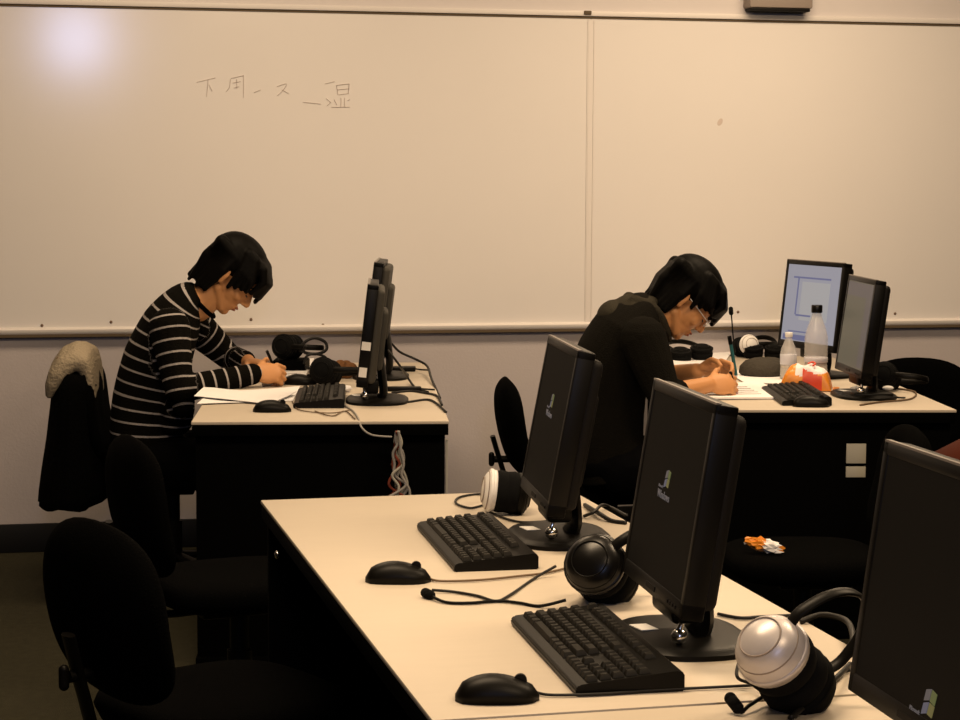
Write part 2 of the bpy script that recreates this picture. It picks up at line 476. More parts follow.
copy_thing(chair1, 'black office chair in the aisle with a crumpled wrapper on its seat', (1.93, 5.06, 0), R(172), GC)

# ---------------------------------------------------------------- monitors: screen faces -x, origin on the desk under the screen's lower edge
MW, MH, MT = 0.36, 0.32, 0.058
def monitor(label, loc, rz, tilt, zb, group, screen='screen', logo=None, pic=None, labels=False, base_dx=0.02, back='back'):
    t = thing('monitor', label, 'monitor', loc, rz, group)
    T = Matrix.Translation((0, 0, zb)) @ Matrix.Rotation(tilt, 4, 'Y')
    def tr(bm):
        bmesh.ops.transform(bm, matrix=T, verts=bm.verts)
        return bm
    b = B()
    # the frame: four bars around the screen plus a shallow shell
    bz = 0.017
    box(b, (MT * 0.30, 0, MH - bz / 2), (MT * 0.6, MW, bz), bevel=0.003)
    box(b, (MT * 0.30, 0, 0.013), (MT * 0.6, MW, 0.026), bevel=0.003)
    for s in (-1, 1): box(b, (MT * 0.30, s * (MW / 2 - bz / 2), MH / 2), (MT * 0.6, bz, MH), bevel=0.003)
    box(b, (MT * 0.38, 0, MH / 2), (MT * 0.42, MW - 0.006, MH - 0.006), bevel=0.003)
    fr = obj('frame', tr(b), 'bezel', t)
    b = B(); box(b, (MT * 0.72, 0, MH * 0.5), (MT * 0.56, MW * 0.93, MH * 0.92), bevel=0.014, seg=3)
    box(b, (MT * 1.05, 0, MH * 0.45), (MT * 0.5, MW * 0.55, MH * 0.6), bevel=0.014, seg=3)
    obj('back_shell', tr(b), back, t)
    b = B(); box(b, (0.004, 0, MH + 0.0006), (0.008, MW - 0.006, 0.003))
    obj('top_edge_highlight', tr(b), 'bezel_highlight', fr)  # highlight on the bezel's top edge, put into a paler strip
    b = B(); box(b, (0.004, 0, (MH + 0.009) / 2), (0.005, MW - 2 * bz + 0.002, MH - bz - 0.026 + 0.002))
    sc = obj('screen', tr(b), screen, t)
    b = B(); box(b, (-0.0006, 0.0, 0.013), (0.0012, 0.05, 0.008)); 
    obj('nameplate', tr(b), 'back', fr)
    b = B()
    for k in range(4): box(b, (-0.001, -0.10 - 0.014 * k, 0.012), (0.002, 0.008, 0.005))
    obj('button', tr(b), 'back', fr)
    if logo:
        u, v, s = logo                      # position on the screen (-0.5..0.5) and size
        oy, oz = -u * MW, v * MH
        def quad(nm, y0, z0, w, h, sk):
            b = B()
            ring = []
            for (yy, zz) in ((0, 0), (w, 0), (w, h), (0, h)):
                ring.append((oy - (y0 + yy + sk * zz) * s, oz + (z0 + zz + 0.12 * math.sin((yy + y0) * 3)) * s))
            loft(b, [[Vector((x, y, z)) for y, z in ring] for x in (0.0016, 0.0006)])
            obj(nm, tr(b), {'a': 'win_red', 'b': 'win_green', 'c': 'win_blue', 'd': 'win_yellow'}[nm[-1]] if False else QUADM[nm], sc)
        QUADM = {'logo_pane_upper': 'win_grey', 'logo_pane': 'win_green', 'logo_pane_lower': 'win_blue', 'logo_pane_yellow': 'win_yellow'}
        quad('logo_pane_upper', 0.0, 0.52, 0.44, 0.46, 0.2)
        quad('logo_pane', 0.5, 0.5, 0.44, 0.46, 0.2)
        quad('logo_pane_lower', -0.08, 0.0, 0.44, 0.46, 0.2)
        quad('logo_pane_yellow', 0.42, -0.02, 0.44, 0.46, 0.2)
        for body, size, dz, dy in (('Windows', 0.68, -0.72, 1.15), ('Microsoft', 0.24, -0.12, 1.15)):
            cu = bpy.data.curves.new('lettering', 'FONT')
            cu.body = body; cu.size = size * s; cu.extrude = 0.0004
            tmp = bpy.data.objects.new('tmp', cu); COL.objects.link(tmp)
            me = bpy.data.meshes.new_from_object(tmp.evaluated_get(bpy.context.evaluated_depsgraph_get()))
            bpy.data.objects.remove(tmp)
            # text x -> -y, text y -> z
            me.transform(T @ Matrix.Translation((0.0010, oy + dy * s * 1.0, oz + dz * s)) @ Matrix(((0, 0, -1, 0), (-1, 0, 0, 0), (0, 1, 0, 0), (0, 0, 0, 1))))
            me.materials.clear()
            link_mesh('lettering', me, 'win_grey', sc, smooth=False)
    if pic:
        for nm, m, y0, y1, z0, z1 in pic:
            b = B(); box(b, (0.0011, -(y0 + y1) / 2 * MW, (z0 + z1) / 2 * MH), (0.0008 if m != 'scr_line' else 0.0014, abs(y1 - y0) * MW, abs(z1 - z0) * MH))
            obj(nm, tr(b), m, sc)
    # stand
    b = B(); tube(b, [(0.075, 0, 0.012), (0.085, 0, zb * 0.6), (0.07, 0, zb + 0.10)], 0.03, flat=(0.045, 0.014))
    obj('neck', b, 'black', t)
    b = B(); box(b, (0.045, 0, zb - 0.012), (0.05, 0.13, 0.045), bevel=0.008)
    obj('hinge_cover', b, 'black', t)
    b = B()
    rings = []
    for z, k in ((0.0, 1.0), (0.008, 1.0), (0.013, 0.94), (0.015, 0.80), (0.016, 0.3)):
        rings.append([Vector((0.035 + base_dx + 0.10 * k * math.copysign(abs(math.cos(2 * math.pi * i / 32)) ** 0.8, math.cos(2 * math.pi * i / 32)),
                              0.135 * k * math.copysign(abs(math.sin(2 * math.pi * i / 32)) ** 0.7, math.sin(2 * math.pi * i / 32)), z)) for i in range(32)])
    bs = obj('base', loft(b, rings), 'black', t, smooth=False)
    b = B(); box(b, (0.0, 0.03, 0.0162), (0.03, 0.042, 0.0016), Euler((0, 0.04, 0.25)))
    o = obj('sticker', b, 'sticker', bs); o['label'] = 'white sticker on the base'
    b = B(); ell(b, (0.025, -0.085, 0.028), (0.013, 0.013, 0.013), seg=16); cyl(b, (0.025, -0.085, 0.036), (0.028, -0.085, 0.048), 0.006, 0.004, 10)
    o = obj('tilt_knob', b, 'chrome', t); o['label'] = 'shiny chrome ball at the front of the base'
    if labels:
        b = B()
        box(b, (MT * 0.30, -MW / 2 - 0.0005, 0.13), (0.028, 0.002, 0.026))
        obj('label_patch', tr(b), 'sticker', fr)
        b = B(); box(b, (MT * 0.28, -MW / 2 - 0.0005, 0.048), (0.024, 0.002, 0.03))
        obj('label_patch', tr(b), 'sticker', fr)
    return t
GM = 'flat screen monitors on the desks'
m1 = monitor('dark screen standing farthest back on the foreground desk, in front of the hoodie wearer', (0.853, 3.731, 0.73), R(-4.2), R(10.4), 0.077, GM, logo=(-0.03, 0.59, 0.026))
m2 = monitor('dark screen in the middle of the foreground desk, beside the black headset', (0.841, 2.862, 0.73), R(-1.6), R(8.9), 0.075, GM, logo=(-0.06, 0.52, 0.026))
m3 = monitor('nearest dark screen, cut off by the photo edge beside the silver headset', (0.931, 2.10, 0.73), R(0), R(7.6), 0.074, GM, logo=(0.10, 0.09, 0.030))
m4 = monitor('black screen seen edge-on on the left rear desk, white labels on its side', (0.825, 6.13, 0.73), R(-8.5), R(6.5), 0.065, GM, labels=True, base_dx=0.03, back='back_grey')
m5 = monitor('black screen seen edge-on at the far half of the left rear desk, partly hidden', (0.955, 6.86, 0.73), R(-11), R(7), 0.10, GM, back='back_grey')
pic = [('window_panel', 'scr_pale', -0.18, 0.30, 0.32, 0.76), ('window_line', 'scr_line', -0.34, 0.30, 0.795, 0.815), ('window_line', 'scr_line', -0.26, -0.24, 0.38, 0.80),
       ('window_line', 'scr_line', -0.24, 0.02, 0.365, 0.385), ('window_line', 'scr_line', -0.34, 0.05, 0.18, 0.195), ('window_panel', 'scr_line', -0.42, 0.0, 0.09, 0.15)]
m6 = monitor('lit bluish screen at the far end of the right rear desk, showing an open window', (2.53, 6.66, 0.73), R(14), R(6.5), 0.098, GM, screen='scr_blue', pic=pic)
m7 = monitor('grey-green lit screen at the right rear desk in front of the bluish one', (2.435, 6.02, 0.73), R(-8), R(7.5), 0.075, GM, screen='scr_grey', pic=[('window_band', 'scr_mauve', -0.44, 0.44, 0.80, 0.94), ('window_band', 'scr_mauve', 0.25, 0.44, 0.1, 0.8)])

# ---------------------------------------------------------------- keyboards: long axis y, user at -x
def make_keyboard(label, loc, rz, group):
    t = thing('keyboard', label, 'keyboard', loc, rz, group)
    b = B()
    prof = [(-0.078, 0.0), (-0.080, 0.010), (-0.074, 0.016), (0.070, 0.030), (0.078, 0.026), (0.078, 0.0)]
    loft(b, [[Vector((x, y, z)) for x, z in prof] for y in (-0.218, 0.218)])
    bmesh.ops.bevel(b, geom=[e for e in b.edges if e.calc_length() > 0.3], offset=0.002, segments=2, affect='EDGES')
    obj('case', b, 'black', t)
    b = B()
    sl = (0.030 - 0.016) / 0.144
    def key(x, y, w):
        z = 0.0165 + (x + 0.074) * sl
        m = Matrix.Translation((x, y, z)) @ Matrix.Rotation(-math.atan(sl), 4, 'Y')
        rs = []
        for zz, k in ((0, 0.0), (0.006, 0.0022), (0.0075, 0.0036)):
            hx, hy = 0.0085 - k, w / 2 - 0.001 - k
            rs.append([m @ Vector((sx * hx, sy * hy, zz)) for sx, sy in ((-1, -1), (1, -1), (1, 1), (-1, 1))])
        loft(b, rs)
    rows = [-0.054, -0.035, -0.016, 0.003, 0.022, 0.050]
    for ri, x in enumerate(rows):
        y = 0.205
        if ri == 0: widths = [0.024] * 3 + [0.112] + [0.024] * 4
        elif ri == 1: widths = [0.042] + [0.019] * 10 + [0.047]
        elif ri == 2: widths = [0.033] + [0.019] * 11 + [0.037]
        elif ri == 3: widths = [0.028] + [0.019] * 12 + [0.023]
        elif ri == 4: widths = [0.019] * 13 + [0.032]
        else: widths = [0.019, -0.014] + [0.019] * 4 + [-0.009] + [0.019] * 4 + [-0.009] + [0.019] * 4
        for w in widths:
            if w > 0: key(x, y - w / 2, w)
            y -= abs(w)
        y = -0.085
        if ri in (3, 4, 5):
            for k in range(3): key(x, y - 0.0095 - 0.019 * k, 0.019)
        if ri == 0:
            for k in range(3): key(x, y - 0.0095 - 0.019 * k, 0.019)
        if ri == 1: key(x, y - 0.0285, 0.019)
        if ri < 5:
            for k in range(4): key(x, -0.150 + 0.0 - 0.019 * k + 0.002, 0.0165)
    obj('keys', b, 'key', t, sharp=25)
    return t
GK = 'black keyboards on the desks'
kb1 = make_keyboard('black keyboard in front of the farthest dark screen on the foreground desk', (0.722, 3.655, 0.73), R(-0.5), GK)
kb2 = copy_thing(kb1, 'black keyboard in front of the middle dark screen, nearest keyboard in view', (0.732, 2.79, 0.73), R(-0.3), GK)
kb3 = copy_thing(kb1, 'black keyboard on the left rear desk beside the papers of the striped sweater', (0.715, 6.18, 0.73), R(-8), GK)
kb4 = copy_thing(kb1, 'black keyboard on the right rear desk before the orange packet', (2.25, 6.00, 0.73), R(-11), GK)

# ---------------------------------------------------------------- mice: front points +x
def make_mouse(label, loc, rz, group):
    t = thing('mouse', label, 'mouse', loc, rz, group)
    b = B()
    rings = []
    for i in range(13):
        u = i / 12
        x = -0.058 + 0.116 * u
        w = 0.031 * (1 - abs(2 * u - 0.95) ** 3.2 * 0.75) ** 0.6 if abs(2 * u - .95) < 1.08 else 0.008
        h = 0.036 * max(0.12, math.sin(math.pi * (0.10 + 0.80 * u ** 0.85))) ** 0.75
        if i in (0, 12): w *= 0.55; h *= 0.5
        rings.append([Vector((x, w * math.cos(math.pi * k / 9), 0.001 + h * max(0, math.sin(math.pi * k / 9)) ** 0.8)) for k in range(10)])
    obj('body', loft(b, rings), 'black', t, smooth=True)
    b = B(); cyl(b, (0.032, -0.003, 0.028), (0.032, 0.003, 0.028), 0.009, seg=16)
    obj('scroll_wheel', b, 'back', t)
    return t
GMo = 'black mice on the desks'
mouse1 = make_mouse('black mouse left of the farthest keyboard on the foreground desk', (0.528, 3.375, 0.73), R(-12), GMo)
mouse2 = copy_thing(mouse1, 'black mouse left of the nearest keyboard, closest mouse in view', (0.541, 2.575, 0.73), R(-10), GMo)
mouse3 = copy_thing(mouse1, 'black mouse beside the loose papers at the near end of the left rear desk', (0.535, 5.90, 0.73), R(-10), GMo)
mouse4 = copy_thing(mouse1, 'black mouse farther back on the left rear desk beside the white notebook', (0.70, 6.66, 0.73), R(-20), GMo)
mouse5 = copy_thing(mouse1, 'black mouse at the near edge of the right rear desk in front of the keyboard', (2.215, 5.77, 0.73), R(-15), GMo)
TZ = 0.7335
def T_(px, py, z=TZ): return at_z(px, py, z)
def cable(parent, pts, r=0.0025, m='cable', name='cable'):
    return obj(name, tube(B(), pts, r, n=8, seg=7), m, parent, smooth=True, W=True)
cable(mouse1, [T_(427, 577), T_(440, 581), T_(480, 580), T_(520, 576), T_(545, 573), T_(575, 566)], 0.0022, 'cable_tan')
cable(mouse2, [T_(535, 692), T_(552, 695), T_(600, 694), T_(660, 690), T_(740, 686), T_(790, 683)], 0.0022, 'cable')
cable(mouse3, [T_(292, 401), T_(300, 410), T_(330, 413), T_(350, 410)], 0.0018, 'cable_tan')

# ---------------------------------------------------------------- headsets
def headset(label, loc, face, band, group, shell='gloss', cup=0.052, boom=None, cab=None, spread=0.042, cabm='cable', sdome=0.03, other=None, flat=False):
    """face = direction the nearer cup's dome looks, band = direction of the headband"""
    t = thing('headset', label, 'headset', loc, 0, group)
    X = -Vector(face).normalized(); Z = Vector(band); Z = (Z - X * Z.dot(X)).normalized(); Yv = Z.cross(X)
    if flat:
        Yv = Vector(face).normalized(); Z = Vector(band); Z = (Z - Yv * Z.dot(Yv)).normalized(); X = Yv.cross(Z)
    t.rotation_euler = Matrix((X, Yv, Z)).transposed().to_euler()
    for s in (-1, 1):
        Mx = Matrix.Translation((s * spread, 0, 0)) @ Matrix.Rotation(s * R(90), 4, 'Y')
        if flat: Mx = Matrix.Translation((s * spread, 0, 0)) @ Matrix.Rotation(R(-90), 4, 'X')
        sm = shell if s < 0 or other is None else other
        b = B()
        lathe(b, [(cup * 0.98, -0.006), (cup, 0.004), (cup * 0.98, sdome * 0.25), (cup * 0.90, sdome * 0.58), (cup * 0.74, sdome * 0.84), (cup * 0.5, sdome * 1.0), (cup * 0.25, sdome * 1.09), (cup * 0.05, sdome * 1.12)], Mx, 32)
        sh = obj('ear_cup', b, sm, t, smooth=True)
        b = B()
        lathe(b, [(cup * 0.42, -0.010), (cup * 0.55, -0.030), (cup * 0.78, -0.036), (cup * 0.97, -0.030), (cup * 1.02, -0.015), (cup * 0.96, -0.005), (cup * 0.3, -0.006)], Mx, 28)
        obj('cushion', b, 'foam', sh, smooth=True)
        b = B()
        lathe(b, [(cup * 1.0, 0.001), (cup * 1.035, 0.002), (cup * 1.035, 0.007), (cup * 0.99, 0.009)], Mx, 28)
        obj('ring', b, sm, sh, smooth=True)
        for q0 in ((0.925, 0.50), (0.62, 0.935)):
            b = B()
            lathe(b, [(cup * q0[0], sdome * q0[1] + 0.0003), (cup * (q0[0] - 0.004), sdome * q0[1] + 0.0022), (cup * (q0[0] - 0.03), sdome * q0[1] + 0.0026), (cup * (q0[0] - 0.035), sdome * q0[1] - 0.001)], Mx, 32)
            obj('groove', b, 'black' if sm in ('gloss', 'foam', 'black') else 'box', sh, smooth=True)
    b = B()
    w = spread + sdome * 0.6
    arc = [(w * math.cos(a), 0, 0.055 + 0.085 * math.sin(a)) for a in [math.pi * k / 10 for k in range(11)]]
    arc = [(spread + 0.012, 0, 0.015)] + arc + [(-spread - 0.012, 0, 0.015)]
    tube(b, arc, 0.01, n=4, flat=(0.010, 0.0035))
    obj('headband', b, 'black', t, smooth=True)
    if boom:
        b = B(); tube(b, boom, 0.0028, n=8, seg=8)
        bo = obj('microphone_boom', b, 'black', t, smooth=True, W=True)
        b = B(); e = Vector(boom[-1]); d = (e - Vector(boom[-2])).normalized()
        cap(b, e - d * 0.008, e + d * 0.008, 0.0085)
        obj('microphone_foam', b, 'foam', bo, smooth=True, W=True)
    if cab:
        cable(t, cab, 0.0026, cabm)
    return t
GH = 'headsets lying on the desks'
h1 = headset('round glossy black headset lying between the two nearer black keyboards and screens', at_z(602, 572, 0.782), (-0.50, -0.72, 0.48), (0.75, 0.25, 0.12), GH, 'gloss', spread=0.038, sdome=0.034,
    boom=[T_(566, 600, 0.745), T_(540, 606), T_(520, 603), T_(498, 601), T_(470, 603), T_(445, 602), T_(428, 594, 0.738)],
    cab=[T_(556, 566, 0.75), T_(535, 578), T_(510, 595), T_(496, 601), T_(478, 596), T_(455, 592), T_(432, 590, 0.735)])
h2 = headset('silver headset lying beside the nearest dark screen on the foreground desk', at_z(786, 668, 0.79), (-0.62, -0.42, 0.66), (0.9, 0.2, 0.1), GH, 'silver', cup=0.050, sdome=0.046, spread=0.036, other='foam',
    boom=[T_(800, 690, 0.76), T_(770, 694, 0.745), T_(750, 705, 0.74), T_(741, 712, 0.735), T_(734, 703, 0.745)],
    cab=[T_(756, 640, 0.80), T_(742, 656, 0.77), T_(737, 676, 0.75), T_(752, 684, 0.74), T_(790, 700, 0.74), T_(815, 695, 0.74), T_(850, 670, 0.735), T_(900, 690)])
h3 = headset('white headset standing left of the farthest dark screen on the foreground desk', at_z(506, 492, 0.777), (-0.97, 0.1, 0.12), (0.1, 0.9, -0.05), GH, 'white', cup=0.045, spread=0.030, sdome=0.020, other='black',
    cab=[T_(497, 497, 0.745), T_(480, 494), T_(460, 497), T_(456, 503), T_(470, 508), T_(486, 505), T_(490, 512), T_(520, 522), T_(560, 520)])
bk = thing('book', 'black book lying under the headset on the far part of the left rear desk', 'book', (0.715, 7.12, 0.7302), R(-12))
obj('cover', box(B(), (0, 0, 0.022), (0.12, 0.15, 0.044), bevel=0.003), 'panel', bk)
obj('pages', box(B(), (0.002, 0, 0.022), (0.121, 0.146, 0.034)), 'dark_grey', bk)
h4 = headset('black headset on a black book on the left rear desk, cable looped beside it', (0.705, 7.12, 0.8205), (-0.5, -0.8, 0.1), (0.85, -0.5, 0.0), GH, 'foam', cup=0.044, spread=0.036, sdome=0.022)
cable(h4, [at_y(300, 352, 7.05), at_y(304, 343, 7.05), at_y(314, 338, 7.05), at_y(325, 342, 7.05), at_y(326, 350, 7.04), at_y(316, 354, 7.03), at_y(304, 352, 7.03), at_y(306, 346, 7.02)], 0.006)
cable(h4, [at_y(304, 364, 7.02), at_y(307, 356, 7.02), at_y(316, 354, 7.02), at_y(326, 358, 7.02), at_y(325, 366, 7.01), at_y(314, 370, 7.0), at_y(305, 366, 7.0)], 0.005)
h5 = headset('black headset lying behind the keyboard of the left rear desk', at_z(326, 372, 0.778), (-0.35, -0.9, 0.2), (0.9, -0.35, 0.05), GH, 'foam', cup=0.046, spread=0.038)
h6 = headset('headset with a white ear cup on the right rear desk, dark boom pointing up', at_z(745, 346, 0.775), (0.1, -0.95, 0.2), (0.95, 0.1, 0), GH, 'white', cup=0.040, spread=0.036, other='foam',
    boom=[at_y(735, 352, 6.95), at_y(733, 335, 6.93), at_y(732, 322, 6.93), at_y(731, 311, 6.93)])
h7 = headset('black headset lying flat behind the soft grey pouch on the right rear desk', at_z(764, 349, 0.768), (-0.05, -0.25, 0.96), (0.3, 0.9, 0), GH, 'foam', cup=0.040, spread=0.042, sdome=0.016, flat=True)
h8 = headset('black headset lying flat on the desk behind the hoodie wearer, under his chin', at_z(691, 351, 0.768), (-0.05, -0.2, 0.97), (-0.2, 0.9, 0), GH, 'foam', cup=0.044, spread=0.048, sdome=0.016, flat=True)
h9 = headset('black headset behind the grey-green screen, a white disc before it', at_z(886, 377, 0.775), (-0.5, -0.8, 0.3), (0.85, -0.5, -0.05), GH, 'foam', cup=0.044, spread=0.036)
b = B(); ell(b, at_y(888, 388, 5.98), (0.020, 0.012, 0.008), seg=14)
obj('disc', b, 'sticker', h9, smooth=True, W=True)

b = B()
for k in range(5):
    a = 2 * math.pi * k / 5
    ell(b, (0.022 * math.cos(a), 0.016 * math.sin(a), 0.03 + 0.012 * math.sin(a * 2)), (0.024, 0.022, 0.026), seg=14)
ell(b, (0, 0, 0.015), (0.036, 0.03, 0.018), seg=14)
o = link_mesh('ear_pad', remesh(b, 0.004, 3), 'brown')
o.location = at_z(345, 378, 0.73)
tag(o, 'crumpled brown foam ear pad in front of the edge-on screens, left rear desk', 'ear pad')
b = B()
rings = []
for z, k in ((0.0, 0.85), (0.012, 1.0), (0.035, 0.97), (0.055, 0.75), (0.064, 0.4), (0.066, 0.1)):
    rings.append([Vector((0.093 * k * math.cos(2 * math.pi * i / 28) * (1 + 0.05 * math.sin(3 * i)), 0.07 * k * math.sin(2 * math.pi * i / 28), z * (1 + 0.06 * math.cos(2 * math.pi * i / 14)))) for i in range(28)])
o = obj('pouch', loft(b, rings), 'dark_grey', None, smooth=True)
o.location = at_z(765, 376, 0.73)
tag(o, 'soft dark grey pouch lying left of the small water bottle', 'pouch')

# ---------------------------------------------------------------- papers, bottles, snack, pens
def sheet(name, label, corners, m='paper', z=0.7312, th=0.0016, curl=0.006, group=None, lines=0):
    """a sheet or pad whose four desk points are given near-left, near-right, far-right, far-left"""
    c = [at_z(*q, z) for q in corners]
    b = B()
    N = 8
    lo, hi = [], []
    for i in range(N + 1):
        for j in range(N + 1):
            u, v = i / N, j / N
            p = (c[0] * (1 - u) + c[1] * u) * (1 - v) + (c[3] * (1 - u) + c[2] * u) * v
            up = curl * (abs(2 * u - 1) ** 3 * 0.6 + abs(2 * v - 1) ** 4 * 0.4) * (0.5 + 0.5 * math.sin(5 * u + 3 * v))
            lo.append(b.verts.new(Vector((p.x, p.y, z + up)))); hi.append(b.verts.new(Vector((p.x, p.y, z + up + th))))
    n = N + 1
    for i in range(N):
        for j in range(N):
            a = i * n + j
            b.faces.new((hi[a], hi[a + n], hi[a + n + 1], hi[a + 1]))
            b.faces.new((lo[a], lo[a + 1], lo[a + n + 1], lo[a + n]))
    for k in range(N):
        for e, f in (((k * n), ((k + 1) * n)), ((k * n + N), ((k + 1) * n + N)), (k, k + 1), (N * n + k, N * n + k + 1)):
            b.faces.new((lo[e], lo[f], hi[f], hi[e]))
    o = obj(name, b, m, None)
    # move the origin to the sheet
    mid = (c[0] + c[2]) / 2
    o.data.transform(Matrix.Translation(-mid)); o.location = mid
    tag(o, label, 'paper', group)
    if lines:
        b = B()
        for k in range(lines):
            v = 0.2 + 0.6 * k / lines
            pa = (c[0] * 0.85 + c[1] * 0.15) * (1 - v) + (c[3] * 0.85 + c[2] * 0.15) * v
            pb = (c[0] * 0.25 + c[1] * 0.75) * (1 - v) + (c[3] * 0.25 + c[2] * 0.75) * v
            pa.z = pb.z = z + th + 0.0012 + curl * 0.2
            tube(b, [pa, (pa + pb) / 2 + Vector((0, 0.002, 0)), pb], 0.001, n=4, seg=5)
        obj('pencil_line', b, 'paper_line', o, W=True)
    return o
sheet('paper_sheet', 'loose white sheet lowest in the pile under the striped forearm', [(197, 405), (293, 401), (300, 388), (212, 392)], z=0.7312, group='papers on the rear desks')
sheet('paper_sheet', 'loose white sheet on top of the pile under the striped forearm', [(194, 398), (270, 404), (296, 395), (205, 388)], z=0.7355, curl=0.01, group='papers on the rear desks')
sheet('notebook', 'white open notebook under the writing hand of the striped sweater', [(262, 386), (303, 383), (314, 361), (276, 363)], z=0.7312, th=0.008, curl=0.004, group='papers on the rear desks', lines=5)
sheet('notebook', 'white open notebook with pencil lines under the near hand of the hoodie wearer', [(700, 400), (790, 399), (760, 384), (672, 386)], z=0.7315, th=0.006, curl=0.004, group='papers on the rear desks', lines=5)
sheet('paper_sheet', 'white sheet beyond the hands of the hoodie wearer, beside the bottles', [(745, 384), (790, 384), (788, 374), (722, 370)], z=0.7312, group='papers on the rear desks')
sheet('paper_sheet', 'white sheet farthest back on the right rear desk, behind the raised pen', [(672, 368), (722, 366), (735, 349), (672, 352)], z=0.7312, group='papers on the rear desks')

def bottle(label, loc, h, r, capm, liquid, group, lbl):
    t = thing('bottle', label, 'bottle', loc, 0.3, group)
    b = B(); k = h / 0.21
    lathe(b, [(r * 0.8, 0), (r, 0.006), (r, 0.05 * k), (r * 0.94, 0.06 * k), (r, 0.07 * k), (r, 0.125 * k), (r * 0.85, 0.145 * k), (r * 0.45, 0.178 * k), (r * 0.38, 0.19 * k), (r * 0.38, 0.2 * k)])
    obj('body', b, 'clear', t, smooth=True)
    b = B(); lathe(b, [(r * 0.46, 0.19 * k), (r * 0.48, 0.192 * k), (r * 0.48, 0.208 * k), (r * 0.44, 0.21 * k)])
    obj('cap', b, capm, t)
    b = B(); lathe(b, [(r * 0.78, 0.003), (r * 0.96, 0.008), (r * 0.96, liquid * k - 0.002), (r * 0.9, liquid * k)])
    obj('drink', b, 'water', t, smooth=True)
    b = B(); s0, s1 = lbl
    lathe(b, [(r * 1.005, s0 * k), (r * 1.02, s0 * k + 0.001), (r * 1.02, s1 * k - 0.001), (r * 1.005, s1 * k)])
    obj('label_sleeve', b, 'label', t, smooth=True)
    return t
GB = 'clear plastic bottles on the right rear desk'
bottle('small clear plastic bottle with white cap, left of the orange packet', at_z(788, 380, 0.73), 0.170, 0.029, 'white', 0.07, GB, (0.07, 0.115))
bottle('taller clear plastic bottle with black cap in front of the bluish screen', (2.452, 6.35, 0.73), 0.280, 0.040, 'gloss', 0.06, GB, (0.062, 0.075))

pk = thing('snack_packet', 'orange, red and white snack packet lying before the grey-green screen', 'snack packet', (2.375, 6.235, 0.7305), R(-24))
def pillow_bag(bm, w, d, h, off=(0, 0, 0), seed=1):
    rnd = random.Random(seed)
    N = 48
    top, bot = {}, {}
    for i in range(N + 1):
        for j in range(N + 1):
            u, v = i / N * 2 - 1, j / N * 2 - 1
            e = max(0, (1 - u ** 4) * (1 - v ** 4)) ** 0.55
            x, y = off[0] + u * w / 2 * (1 - 0.06 * (1 - v * v)), off[1] + v * d / 2
            top[i, j] = bm.verts.new((x, y, off[2] + 0.004 + h * e * (0.86 + 0.10 * math.sin(7 * u + 3 * v) * math.cos(5 * v - 2 * u) + 0.02 * rnd.random())))
            bot[i, j] = bm.verts.new((x, y, off[2] + 0.002 - 0.002 * e))
    for i in range(N):
        for j in range(N):
            bm.faces.new((top[i, j], top[i + 1, j], top[i + 1, j + 1], top[i, j + 1]))
            bm.faces.new((bot[i, j], bot[i, j + 1], bot[i + 1, j + 1], bot[i + 1, j]))
    for k in range(N):
        for a, c in (((k, 0), (k + 1, 0)), ((k, N), (k + 1, N)), ((0, k), (0, k + 1)), ((N, k), (N, k + 1))):
            bm.faces.new((bot[a], bot[c], top[c], top[a]))
    return bm
ob = obj('bag', pillow_bag(B(), 0.175, 0.10, 0.088), ['orange', 'red', 'paper'], pk, smooth=True)
for f in ob.data.polygons:
    c = f.center
    if -0.01 < c.x < 0.055 and c.z < 0.07 - 0.4 * c.x: f.material_index = 1
    elif c.x > -0.035 and c.z > 0.045 + 0.25 * abs(c.x): f.material_index = 2
b = B(); tube(b, [(0.005, -0.012, 0.090), (0.02, -0.006, 0.095), (0.03, -0.014, 0.090), (0.022, -0.022, 0.084)], 0.003, n=4, seg=6)
obj('printed_mark', b, 'red', pk, smooth=True)
obj('end_seal', box(B(), (0.100, 0, 0.006), (0.02, 0.08, 0.004), bevel=0.001), 'orange', pk)

def crumple(name, label, loc, sc, seed):
    rnd = random.Random(seed)
    b = B()
    bmesh.ops.create_icosphere(b, subdivisions=3, radius=1.0)
    for v in b.verts:
        n = v.co.normalized()
        k = 0.75 + 0.25 * math.sin(9 * n.x + seed) * math.sin(8 * n.y) + 0.12 * rnd.random()
        v.co = Vector((n.x * sc[0] * k, n.y * sc[1] * k, max(-1, n.z) * sc[2] * k))
    zmin = min(v.co.z for v in b.verts)
    for v in b.verts: v.co.z -= zmin
    o = obj(name, b, ['orange', 'paper', 'brown'], None, smooth=False, sharp=20)
    for f in o.data.polygons:
        c = f.center
        f.material_index = 1 if math.sin(60 * c.x + 20 * c.y) > 0.1 else (2 if c.z < 0.012 else 0)
    o.location = loc
    return tag(o, label, 'wrapper')
pw = at_z(763, 553, 0.423)
crumple('snack_wrapper', 'crumpled orange and white wrapper on the black chair seat in the aisle', (pw.x, pw.y, 0.4235), (0.066, 0.017, 0.022), 3).rotation_euler = (0, 0.12, R(-42))

def pen(label, p0, p1, m, r=0.004):
    p0, p1 = Vector(p0), Vector(p1)
    t = thing('pen', label, 'pen', p0)
    d = (p1 - p0); L = d.length; d.normalize()
    b = B(); cyl(b, p0 + d * 0.012, p1, r, seg=12)
    obj('barrel', b, m, t, W=True)
    b = B(); cyl(b, p0, p0 + d * 0.012, 0.0008, r, seg=12)
    obj('tip', b, 'rail', t, W=True)
    b = B(); cyl(b, p1 - d * 0.025, p1 + d * 0.004, r * 1.15, seg=12); box(b, p1 - d * 0.012 + Vector((0, -r * 1.2, 0)), (0.002, 0.002, 0.026))
    obj('cap', b, 'black', t, W=True)
    return t

